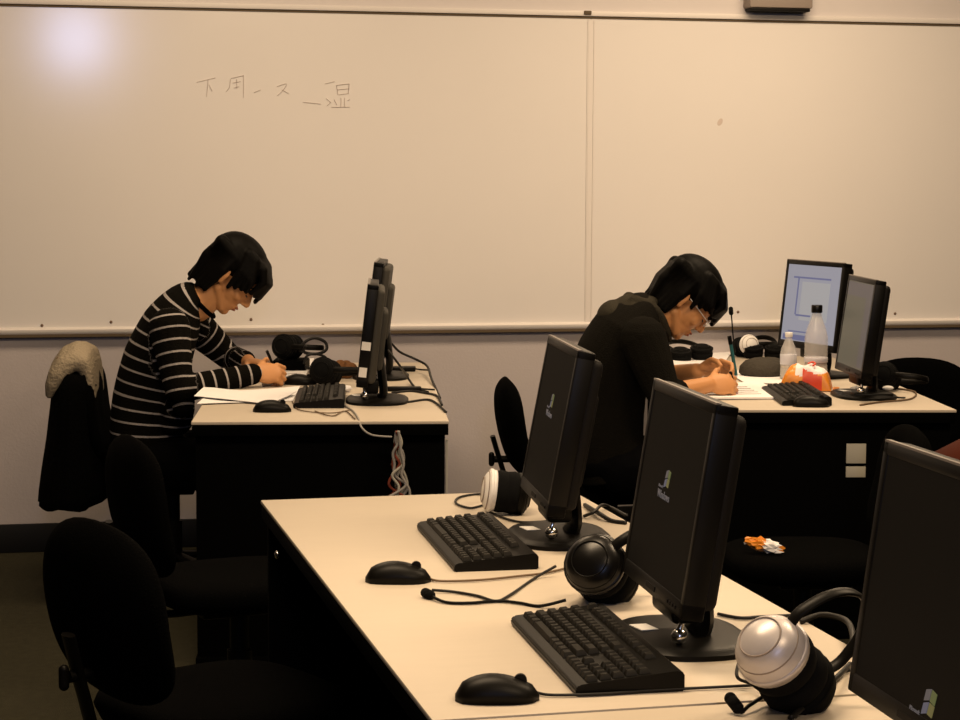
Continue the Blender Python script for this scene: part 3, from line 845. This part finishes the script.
# ---------------------------------------------------------------- loose cables on and under the desks
b = B()
for k, (o1, mm) in enumerate(((0, 'cable_pale'), (1, 'cable_pale'), (2, 'cable_red'), (3, 'cable_pale'))):
    pass
cb = thing('cable_bundle', 'tangle of pale cables hanging under the near end of the left rear desk', 'cables', at_y(400, 490, 5.62))
rnd = random.Random(5)
for k in range(9):
    yy = 5.56 + 0.012 * k
    pts = []
    for q in range(7):
        f = q / 6
        pts.append(at_y(398 + rnd.uniform(-7, 7) * (0.4 + f) + 14 * max(0, f - 0.75) * (k % 3), 431 + 66 * f, yy - 0.02))
    obj('cable', tube(B(), pts, 0.0042, n=6, seg=6), 'cable_red' if k in (3, 6) else ('cable_pale' if k % 2 == 0 else 'pale_grey'), cb, smooth=True, W=True)
cable(cb, [T_(338, 402), T_(352, 410), T_(358, 418), at_y(362, 428, 5.60), at_y(372, 435, 5.58), at_y(392, 437, 5.57)], 0.003, 'cable_pale')
def loose(label, pts, r=0.003, m='cable', group='loose cables on the desks'):
    o = obj('cable', tube(B(), pts, r, n=8, seg=7), m, None, smooth=True)
    c = Vector(pts[len(pts) // 2])
    o.data.transform(Matrix.Translation(-c)); o.location = c
    return tag(o, label, 'cable', group)
loose('black cable arching from the farther edge-on screen down over the rear desk edge', [at_y(392, 344, 6.9), at_y(400, 352, 6.95), at_y(415, 359, 6.95), at_y(427, 366, 6.95), T_(432, 380, 0.74), at_y(440, 398, 6.3)], 0.0045)
loose('black cable dropping from the nearer edge-on screen to the left rear desk', [at_y(388, 350, 6.4), at_y(400, 366, 6.4), T_(408, 378, 0.75), T_(416, 388), T_(428, 392)], 0.004)
loose('short black cable curling beside the foot of the nearer edge-on screen', [at_y(374, 372, 6.25), T_(382, 386, 0.76), T_(388, 398), T_(405, 402), T_(430, 400), T_(446, 412)], 0.004)
loose('olive-black cable lying along the right edge of the left rear desk', [T_(392, 393), T_(410, 391), T_(425, 393), T_(437, 396), T_(442, 405)], 0.004)
loose('thin brown cable zigzagging at the near edge of the left rear desk', [T_(315, 411), T_(332, 416), T_(345, 411), T_(355, 419)], 0.002, 'cable_tan')
loose('black cable behind the farthest dark screen of the foreground desk', [T_(585, 505), T_(600, 514, 0.74), T_(612, 521), T_(626, 523)], 0.005)
loose('thinner black cable hooked behind the foot of the farthest dark screen', [T_(584, 516), T_(594, 512, 0.745), T_(602, 505, 0.745), T_(612, 508), T_(627, 516)], 0.0035)
loose('black cable running right from the foot of the middle dark screen', [T_(712, 626), T_(735, 636, 0.74), T_(752, 640), T_(790, 638)], 0.005)
loose('thin dark cable crossing the desk corner behind the middle dark screen', [T_(718, 614), T_(740, 618), T_(760, 617), T_(800, 615)], 0.003)
loose('dark cable looping behind the silver headset', [T_(800, 622), T_(822, 615, 0.745), T_(845, 620, 0.75), T_(853, 635, 0.75), T_(850, 655)], 0.005)
loose('dark cable at the foot of the nearest dark screen', [T_(790, 718), T_(812, 700, 0.745), T_(838, 676, 0.75), T_(850, 664)], 0.004)
loose('thin brown cable winding along the right edge of the right rear desk', [T_(875, 384), T_(895, 388), T_(915, 392), T_(910, 399), T_(880, 402), T_(860, 405)], 0.003, 'cable_tan')
for label, q, sz, rz in (('flat black adapter by the rear edge of the left rear desk', (398, 371), (0.13, 0.06, 0.016), -10),
                         ('flat black adapter beside the base of the nearer edge-on screen', (402, 391), (0.13, 0.04, 0.014), -6),
                         ('flat black adapter at the foot of the grey-green screen', (872, 399), (0.13, 0.05, 0.02), -9),):
    pp = at_z(*q, 0.73)
    tt = thing('power_adapter', label, 'adapter', pp, R(rz), 'power adapters on the rear desks')
    obj('case', box(B(), (0, 0, sz[2] / 2 + 0.0005), sz, bevel=0.004), 'black', tt)
    obj('cord', tube(B(), [(sz[0] / 2, 0, sz[2] / 2), (sz[0] / 2 + 0.02, 0.004, 0.005), (sz[0] / 2 + 0.045, 0.0, 0.004)], 0.003, seg=7), 'black', tt, smooth=True)
for label, q in (('small white crumpled tissue by the foot of the nearer edge-on screen', (347, 392)), ('small white plug by the foot of the grey-green screen', (856, 393))):
    pp = at_z(*q, 0.73)
    b = B(); bmesh.ops.create_icosphere(b, subdivisions=2, radius=0.018)
    for v in b.verts: v.co *= random.uniform(0.75, 1.15); v.co.z *= 0.7
    zm = min(v.co.z for v in b.verts)
    for v in b.verts: v.co.z -= zm
    o = obj('tissue' if 'tissue' in label else 'plug', b, 'paper', None, sharp=15)
    o.location = pp
    tag(o, label, 'tissue' if 'tissue' in label else 'plug')

# the dark red bag at the right border, on a low stool out of frame
bg = thing('bag', 'dark red-brown bag at the right photo edge, behind the nearest dark screen', 'bag', (2.20, 4.60, 0), R(-12))
b = B()
rings = []
for z, k in ((0.0, 0.9), (0.03, 1.0), (0.3, 1.0), (0.60, 0.9), (0.74, 0.72), (0.79, 0.3)):
    rings.append([Vector((0.20 * k * math.copysign(abs(math.cos(2 * math.pi * i / 28)) ** 0.6, math.cos(2 * math.pi * i / 28)) + 0.06 * z, 0.12 * k * math.copysign(abs(math.sin(2 * math.pi * i / 28)) ** 0.7, math.sin(2 * math.pi * i / 28)), z)) for i in range(28)])
obj('body', loft(b, rings), 'red_brown', bg, smooth=True)
obj('strap', tube(B(), [(-0.08, -0.1, 0.72), (-0.12, -0.17, 0.55), (-0.1, -0.13, 0.25)], 0.02, flat=(0.02, 0.004)), 'chair', bg, smooth=True)

# ---------------------------------------------------------------- people
def finger(bm, base, d, n, lens, bends, r):
    """d = pointing direction, n = palm side normal the finger curls towards"""
    p = Vector(base); d = Vector(d).normalized(); n = Vector(n).normalized()
    pts = [p.copy()]
    ax = d.cross(n)
    for L, a in zip(lens, bends):
        q = Matrix.Rotation(R(a), 3, ax)
        d = q @ d
        p = p + d * L
        pts.append(p.copy())
    rs = [r, r * 0.97, r * 0.9, r * 0.78]
    return chain(bm, pts, rs[:len(pts)], seg=10)
def hand(bm, wrist, d, n, side, grip=1.0, sc=1.0):
    """wrist point, hand direction d, palm normal n, side=+1: thumb on (d x n) side"""
    w = Vector(wrist); d = Vector(d).normalized(); n = Vector(n); n = (n - d * n.dot(d)).normalized()
    s = d.cross(n) * side
    rot = Matrix((d, s, n)).transposed()
    ell(bm, w + d * 0.048 * sc, (0.052 * sc, 0.040 * sc, 0.017 * sc), rot.to_4x4(), 16)
    ell(bm, w + d * 0.035 * sc + s * 0.022 * sc + n * 0.006, (0.034 * sc, 0.018 * sc, 0.017 * sc), rot.to_4x4(), 14)
    for k, (off, L) in enumerate(((0.030, 0.94), (0.010, 1.0), (-0.010, 0.95), (-0.029, 0.78))):
        base = w + d * (0.083 if k < 3 else 0.076) * sc + s * off * sc
        g = grip * (0.9 + 0.08 * k)
        finger(bm, base, d + s * off * 1.2, n, [0.043 * L * sc, 0.027 * L * sc, 0.021 * L * sc], [38 * g, 52 * g, 30 * g], 0.0088 * sc)
    tb = w + d * 0.028 * sc + s * 0.034 * sc + n * 0.004
    finger(bm, tb, d * 0.7 + s * 0.75 + n * 0.35, n - s * 0.5, [0.036 * sc, 0.030 * sc, 0.024 * sc], [0, 32, 25], 0.0100 * sc)

def ring_pts(c, t, lat, ra, rl, n=28, sq=0.85):
    """ellipse around c, perpendicular to t; lat = lateral axis"""
    f = lat.cross(t).normalized()
    out = []
    for k in range(n):
        a = 2 * math.pi * k / n
        out.append(c + f * ra * math.copysign(abs(math.cos(a)) ** sq, math.cos(a)) + lat * rl * math.copysign(abs(math.sin(a)) ** sq, math.sin(a)))
    return out

def build_person(spec):
    s, px0 = spec['s'], spec['px0']
    def L(x, y, lat=0.0): return Vector(((x - px0) * s, lat, CAM_Z - (y - 175) * s))
    LAT = Vector((0, 1, 0))
    def torso(bm, grow, skip=0):
        rows = spec['spine']
        cs = [L(r[0], r[1]) for r in rows]
        rr = [(r[2] * s, r[3]) for r in rows]
        C2 = spline(cs, 4); n = len(C2)
        rings = []
        for i, c in enumerate(C2):
            f = i / 4; k = min(int(f), len(rr) - 2); u = f - k
            ra = rr[k][0] * (1 - u) + rr[k + 1][0] * u + grow
            rl = rr[k][1] * (1 - u) + rr[k + 1][1] * u + grow
            t = (C2[min(i + 1, n - 1)] - C2[max(i - 1, 0)]).normalized()
            rings.append(ring_pts(c, t, LAT, ra, rl))
        loft(bm, rings)
    arms = {k: [L(*q) for q in spec[k]] for k in ('arm_near', 'arm_far')}
    legs = {k: [L(*q) for q in spec[k]] for k in ('leg_near', 'leg_far')}
    HP = R(spec['pitch']); ho = L(*spec['head'])
    HM = Matrix.Translation(ho) @ Matrix.Rotation(spec.get('head_yaw', 0.0), 4, 'Z') @ Matrix.Rotation(HP, 4, 'Y')
    def H(x, y, z): return HM @ Vector((x, y, z))
    # --- body: one continuous skin
    b = B()
    torso(b, -0.022)
    for k in arms:
        a = arms[k]
        chain(b, a[:2], [0.045, 0.037]); chain(b, a[1:3], [0.038, 0.027])
    for k in legs:
        a = legs[k]
        chain(b, a, [0.075, 0.052, 0.036]); cap(b, a[2] + Vector((0.0, 0, -0.02)), a[2] + Vector((0.14, 0, -0.045)), 0.03, 0.025)
    nb = L(*spec['neck'][0]); nt = L(*spec['neck'][1])
    cap(b, nb, nt, 0.060, 0.055); cap(b, nt, H(-0.03, 0, -0.02), 0.055, 0.05)
    rot = HM.to_3x3().to_4x4()
    ell(b, H(-0.008, 0, 0.052), (0.098, 0.076, 0.092), rot, 28)                # cranium
    ell(b, H(0.040, 0, -0.015), (0.058, 0.062, 0.075), rot, 24)                # mid face
    ell(b, H(0.042, 0, -0.062), (0.050, 0.047, 0.050), rot, 24)                # jaw
    ell(b, H(0.070, 0, -0.095), (0.022, 0.024, 0.018), rot, 16)                # chin
    cap(b, H(0.005, 0.05, -0.055), H(0.06, 0.025, -0.092), 0.018, 0.016); cap(b, H(0.005, -0.05, -0.055), H(0.06, -0.025, -0.092), 0.018, 0.016)
    cap(b, H(0.093, 0, 0.015), H(0.113, 0, -0.024), 0.008, 0.0115); ell(b, H(0.112, 0, -0.028), (0.012, 0.011, 0.009), rot, 14)   # nose
    for sd in (-1, 1):
        ell(b, H(0.102, sd * 0.011, -0.031), 0.008, None, 10)
        cap(b, H(0.086, sd * 0.012, 0.026), H(0.074, sd * 0.045, 0.028), 0.011, 0.010)      # brow
        ell(b, H(0.066, sd * 0.042, -0.025), (0.022, 0.020, 0.018), rot, 14)                # cheek
        ell(b, H(-0.014, sd * 0.079, -0.006), (0.015, 0.007, 0.027), rot @ Matrix.Rotation(sd * 0.35, 4, 'Z'), 16)   # ear
        ell(b, H(-0.008, sd * 0.078, -0.029), (0.009, 0.007, 0.011), rot, 12)
        ell(b, H(0.079, sd * 0.031, 0.006), (0.013, 0.015, 0.010), rot, 14)                 # closed eyelid
    ell(b, H(0.094, 0, -0.058), (0.010, 0.020, 0.006), rot, 14); ell(b, H(0.091, 0, -0.071), (0.010, 0.017, 0.006), rot, 14)
    for (k, hd) in spec['hands'].items():
        w = arms[k][2]
        hand(b, w, hd['d'], hd['n'], hd['side'], hd['grip'])
    body = link_mesh('person', remesh(b, 0.0038, 3), 'skin')
    body.location = spec['loc']; body.rotation_euler = (0, 0, spec['rz'])
    tag(body, spec['label'], 'person')
    # --- lips, eyes, eyebrows
    b = B(); ell(b, H(0.0985, 0, -0.0585), (0.008, 0.021, 0.0045), rot, 12); ell(b, H(0.0955, 0, -0.069), (0.0075, 0.018, 0.005), rot, 12)
    obj('lips', b, 'lips', body, smooth=True)
    for sd in (-1, 1):
        b = B(); tube(b, [H(0.0905, sd * 0.020, -0.001), H(0.0925, sd * 0.031, -0.005), H(0.086, sd * 0.043, -0.001)], 0.0022, seg=6)
        obj('eye', b, 'eye', body, smooth=True)
        b = B(); tube(b, [H(0.097, sd * 0.013, 0.027), H(0.094, sd * 0.030, 0.034), H(0.079, sd * 0.050, 0.029)], 0.004, seg=6)
        obj('eyebrow', b, 'hair', body, smooth=True)
    # --- hair
    b = B()
    ell(b, H(-0.018, 0, 0.062), (0.108, 0.089, 0.086), rot, 28)
    ell(b, H(-0.050, 0, 0.020), (0.066, 0.076, 0.088), rot, 24)
    rn = random.Random(spec['seed'])
    for k in range(15):
        y = -0.066 + 0.132 * k / 14
        j = rn.uniform(-0.012, 0.012)
        fx, fz = spec['fringe']
        sh = 1 - (abs(y) / 0.075) ** 2 * 0.35
        chain(b, [H(-0.02, y * 0.8, 0.126 * (1 - (y / 0.13) ** 2)), H(0.060, y, 0.114 - 0.2 * abs(y)), H((fx * 0.84 + 0.006) * (0.4 + 0.6 * sh), y * 1.05, 0.080 - 0.1 * abs(y)), H(fx * sh, y * 1.05, fz + j + 0.15 * abs(y))], [0.02, 0.018, 0.014, 0.008], 8)
    for sd in (-1, 1):
        for k in range(4):
            x = 0.012 + 0.018 * k
            chain(b, [H(-0.01 + 0.01 * k, sd * 0.07, 0.10), H(x, sd * 0.086, 0.045), H(x + 0.012, sd * 0.080, spec['side'] + 0.010 * k + rn.uniform(-.006, .006))], [0.022, 0.013, 0.008], 8)
        for k in range(6):
            x = -0.022 - 0.0145 * k
            chain(b, [H(x - 0.01, sd * 0.066, 0.06), H(x - 0.004, sd * (0.077 - 0.008 * k), 0.0), H(x, sd * (0.068 - 0.008 * k), spec['nape'] + rn.uniform(-.01, .008))], [0.025, 0.017, 0.009], 8)
    for k in range(7):
        y = -0.045 + 0.015 * k
        chain(b, [H(-0.103, y, 0.045), H(-0.106, y, -0.010), H(-0.084, y, spec['nape'] - 0.012 + rn.uniform(-.008, .006))], [0.022, 0.018, 0.007], 8)
    link_mesh('hair', remesh(b, 0.0034, 9), 'hair', body)
    # --- top garment
    b = B()
    torso(b, 0.0)
    sr = spec['sleeve']
    for k in arms:
        a = arms[k]
        chain(b, [a[0], a[0].lerp(a[1], 0.5), a[1]], [sr[0], sr[1], sr[2]])
        e = spec['cuff'][k]
        chain(b, [a[1], a[1].lerp(a[2], e * 0.5), a[1].lerp(a[2], e)], [sr[2], (sr[2] + sr[3]) / 2, sr[3]])
    for q, rr in spec['bulk']: ell(b, L(*q), rr, None, 18)
    me = remesh(b, 0.0048, 3)
    if spec['stripes']:
        sp = spline([L(r[0], r[1]) for r in spec['spine']], 6)
        acc = [0.0]
        for i in range(1, len(sp)): acc.append(acc[-1] + (sp[i] - sp[i - 1]).length)
        att = me.attributes.new('stripe', 'FLOAT', 'POINT')
        for i, v in enumerate(me.vertices):
            co = v.co
            best, val = 1e9, 0
            for k in arms:
                a = arms[k]
                for (p, q, r0, off) in ((a[0], a[1], sr[1], 0.0), (a[1], a[2], sr[3], 0.31)):
                    dd = q - p; t = max(0, min(1, (co - p).dot(dd) / dd.length_squared))
                    dist = (co - (p + dd * t)).length - (sr[1] * 1.15 if off == 0 else sr[3] * 1.2)
                    tt = (co - p).dot(dd) / dd.length
                    if off == 0 and t <= 0.01: dist += 0.02
                    if dist < best: best, val = dist, off + tt
            # torso: nearest sample of the spine, projected
            j = min(range(len(sp)), key=lambda q: ((co.x - sp[q].x) ** 2 + (co.z - sp[q].z) ** 2))
            t = (sp[min(j + 1, len(sp) - 1)] - sp[max(j - 1, 0)]).normalized()
            tv = acc[j] + (co - sp[j]).dot(t)
            k = min(len(spec['spine']) - 1, j // 6)
            dist = abs(co.y) - spec['spine'][k][3] * 0.90
            if dist < best: val = tv
            att.data[i].value = val + 1.0
    link_mesh(spec['garment'], me, spec['gmat'], body)
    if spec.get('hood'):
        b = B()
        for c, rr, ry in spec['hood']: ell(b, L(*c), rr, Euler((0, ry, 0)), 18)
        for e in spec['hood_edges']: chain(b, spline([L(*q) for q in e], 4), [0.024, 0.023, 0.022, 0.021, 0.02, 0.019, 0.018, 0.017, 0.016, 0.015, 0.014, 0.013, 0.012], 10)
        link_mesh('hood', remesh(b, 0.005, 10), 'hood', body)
    if spec.get('collar'):
        c = spec['collar']
        b = B()
        pts = [L(c[0][0], c[0][1]).lerp(L(c[1][0], c[1][1]), 0.5 + 0.5 * math.cos(2 * math.pi * k / 16)) + Vector((0, 0.066 * math.sin(2 * math.pi * k / 16), 0)) for k in range(17)]
        tube(b, pts, 0.008, n=3, seg=8)
        obj('collar', b, spec['gmat'] if not spec['stripes'] else 'coat', body, smooth=True)
    # --- trousers and shoes
    b = B()
    hp = legs['leg_near'][0].lerp(legs['leg_far'][0], 0.5)
    ell(b, hp + Vector((-0.02, 0, 0.02)), (0.145, 0.18, 0.115), None, 20)
    for k in legs:
        chain(b, legs[k], [0.09, 0.068, 0.05])
    link_mesh('trousers', remesh(b, 0.008, 4), 'denim', body)
    for k in legs:
        a = legs[k][2]
        b = B(); cap(b, a + Vector((-0.02, 0, -0.035)), a + Vector((0.14, 0, -0.045)), 0.042, 0.034); cap(b, a, a + Vector((0, 0, -0.03)), 0.046, 0.046)
        box(b, a + Vector((0.06, 0, -0.068)), (0.26, 0.085, 0.02), bevel=0.008)
        link_mesh('shoe', remesh(b, 0.006, 4), spec['shoe'], body)
    return body, L, H

p1, L1, H1 = build_person(dict(
    s=0.003436, px0=140, loc=(0.168, 6.80, 0.0), rz=R(-7.4), seed=3,
    label='black-haired person in a black sweater with thin white stripes, writing at a desk',
    spine=[(144, 472, 34, 0.165), (142, 440, 34, 0.165), (146, 400, 35, 0.165), (157, 358, 34, 0.180), (171, 324, 29, 0.185), (185, 302, 20, 0.135), (197, 294, 11, 0.075)],
    neck=[(196, 306), (215, 288)], head=(229, 276.5), pitch=49,
    arm_near=[(173, 326, -0.185), (183, 384, -0.245), (254, 371, -0.165)],
    arm_far=[(181, 324, 0.185), (222, 366, 0.27), (244, 366, 0.10)],
    leg_near=[(152, 462, -0.10), (272, 457, -0.13), (262, 573, -0.13)],
    leg_far=[(152, 462, 0.10), (272, 457, 0.13), (275, 573, 0.13)],
    hands={'arm_near': dict(d=(0.97, 0.22, 0.02), n=(0.1, 0.85, -0.5), side=1, grip=1.25),
           'arm_far': dict(d=(0.75, -0.62, -0.1), n=(0.0, -0.2, -0.97), side=-1, grip=0.8)},
    fringe=(0.126, 0.014), side=-0.022, nape=-0.095,
    sleeve=(0.072, 0.060, 0.048, 0.037), cuff={'arm_near': 0.98, 'arm_far': 0.9},
    bulk=[((186, 396, -0.21), (0.040, 0.05, 0.06)), ((178, 406, -0.12), (0.06, 0.08, 0.07)), ((172, 420, -0.05), (0.07, 0.12, 0.06))],
    stripes=True, garment='sweater', gmat='stripes', collar=((184, 287), (212, 318)), shoe='shoe'))
p2, L2, H2 = build_person(dict(
    s=0.00332, px0=610, loc=(1.69, 6.26, 0.0), rz=R(-9), seed=11,
    label='black-haired person in glasses and a dark hooded top, bent low over papers',
    spine=[(616, 475, 36, 0.165), (608, 440, 37, 0.17), (607, 400, 39, 0.175), (613, 362, 39, 0.19), (628, 330, 34, 0.195), (645, 311, 23, 0.14), (656, 304, 12, 0.08)],
    neck=[(654, 322), (672, 304)], head=(685, 298), pitch=49,
    arm_near=[(637, 334, -0.195), (655, 386, -0.26), (702, 379, -0.165)],
    arm_far=[(643, 332, 0.195), (664, 384, 0.24), (700, 371, 0.02)],
    leg_near=[(620, 466, -0.10), (735, 462, -0.13), (742, 586, -0.13)],
    leg_far=[(620, 466, 0.10), (735, 462, 0.13), (750, 586, 0.13)],
    hands={'arm_near': dict(d=(0.96, 0.25, 0.02), n=(0.1, 0.85, -0.5), side=1, grip=1.2),
           'arm_far': dict(d=(0.95, -0.1, 0.18), n=(0.1, -0.75, -0.6), side=-1, grip=1.15)},
    fringe=(0.124, 0.020), side=0.000, nape=-0.078,
    sleeve=(0.078, 0.068, 0.055, 0.042), cuff={'arm_near': 0.30, 'arm_far': 0.32},
    bulk=[((660, 332, 0.0), (0.04, 0.09, 0.05))],
    hood=[((628, 304, 0.0), (0.060, 0.125, 0.034), -0.35), ((610, 311, 0.0), (0.050, 0.115, 0.034), -0.75), ((644, 301, 0.0), (0.050, 0.110, 0.030), -0.1)],
    hood_edges=[[(632, 299, 0.085), (650, 306, 0.090), (661, 320, 0.080), (668, 337, 0.05)], [(632, 299, -0.085), (650, 306, -0.090), (661, 320, -0.080), (668, 337, -0.05)]],
    stripes=False, garment='hooded_top', gmat='hoodie', shoe='shoe'))
# glasses of the hoodie wearer
b = B()
for sd in (-1, 1):
    pts = [H2(0.106, sd * 0.031 + 0.022 * math.cos(a), 0.002 + 0.015 * math.sin(a)) for a in [2 * math.pi * k / 14 for k in range(15)]]
    tube(b, pts, 0.0016, n=2, seg=6)
    tube(b, [H2(0.104, sd * 0.052, 0.006), H2(0.05, sd * 0.074, 0.008), H2(0.0, sd * 0.080, 0.010)], 0.0016, n=4, seg=6)
tube(b, [H2(0.106, -0.009, 0.004), H2(0.109, 0, 0.008), H2(0.106, 0.009, 0.004)], 0.0016, n=3, seg=6)
g = obj('glasses', b, 'rail', p2, smooth=True)

def wp(body, v):
    return Matrix.Translation(body.location) @ body.rotation_euler.to_matrix().to_4x4() @ Vector(v)
pen('black pen held upright in the writing hand of the striped sweater', wp(p1, L1(280, 382, -0.10)), wp(p1, L1(267, 350, -0.13)), 'black', 0.0045)
pen('teal and black pen rising from the far hand of the hoodie wearer', wp(p2, L2(739, 378, 0.0)), wp(p2, L2(731, 336, 0.0)), 'teal', 0.006)
pen('pink pen in the near hand of the hoodie wearer', wp(p2, L2(735, 394, -0.12)), wp(p2, L2(726, 368, -0.13)), 'pink', 0.004)

# coat draped over the chair of the person in the striped sweater
ct = thing('coat', 'black coat with a tan lined hood draped over the back of the left rear chair', 'coat', wp(p1, L1(80, 505)), R(-7.4))
b = B()
rows = [(78, 372, 0.060, 0.20), (76, 385, 0.078, 0.225), (75, 410, 0.085, 0.235), (74, 440, 0.095, 0.24), (72, 470, 0.105, 0.245), (71, 492, 0.112, 0.25), (70, 503, 0.112, 0.25)]
rings = []
for (x, y, ra, rl) in rows:
    c = L1(x, y)
    rings.append([wp(p1, c + Vector((ra * math.cos(2 * math.pi * k / 40) * (1 + 0.06 * math.sin(k * 1.9)), rl * math.sin(2 * math.pi * k / 40) * (1 + 0.03 * math.sin(k * 2.3)), 0.006 * math.sin(k * 0.9)))) for k in range(40)])
obj('body', loft(b, rings), 'coat', ct, smooth=True, W=True)
b = B()
hood_rows = [((55, 384), 0.016, 0.16), ((58, 375), 0.026, 0.165), ((63, 365), 0.034, 0.16), ((70, 356), 0.036, 0.15), ((78, 352), 0.034, 0.14), ((85, 354), 0.030, 0.135), ((89, 362), 0.024, 0.13), ((92, 374), 0.018, 0.13), ((95, 390), 0.012, 0.12)]
for (q, ra, rl), (q2, ra2, rl2) in zip(hood_rows, hood_rows[1:]):
    for k in range(19):
        v = -1 + 2 * k / 18
        w1, w2 = L1(q[0], q[1], v * rl), L1(q2[0], q2[1], v * rl2)
        dip = 0.02 * v * v + 0.004 * math.sin(5 * v)
        cap(b, wp(p1, w1 - Vector((0, 0, dip))), wp(p1, w2 - Vector((0, 0, dip))), ra, ra2, 10)
o = link_mesh('lined_hood', remesh(b, 0.006, 8), 'lining', ct, W=True); o['label'] = 'tan fleece-lined hood folded over the chair top'
b = B(); tube(b, [wp(p1, L1(64, 356, -0.14)), wp(p1, L1(68, 366, -0.165)), wp(p1, L1(78, 378, -0.17)), wp(p1, L1(86, 386, -0.165))], 0.009, n=6)
obj('hood_seam', b, 'brown', ct, smooth=True, W=True)
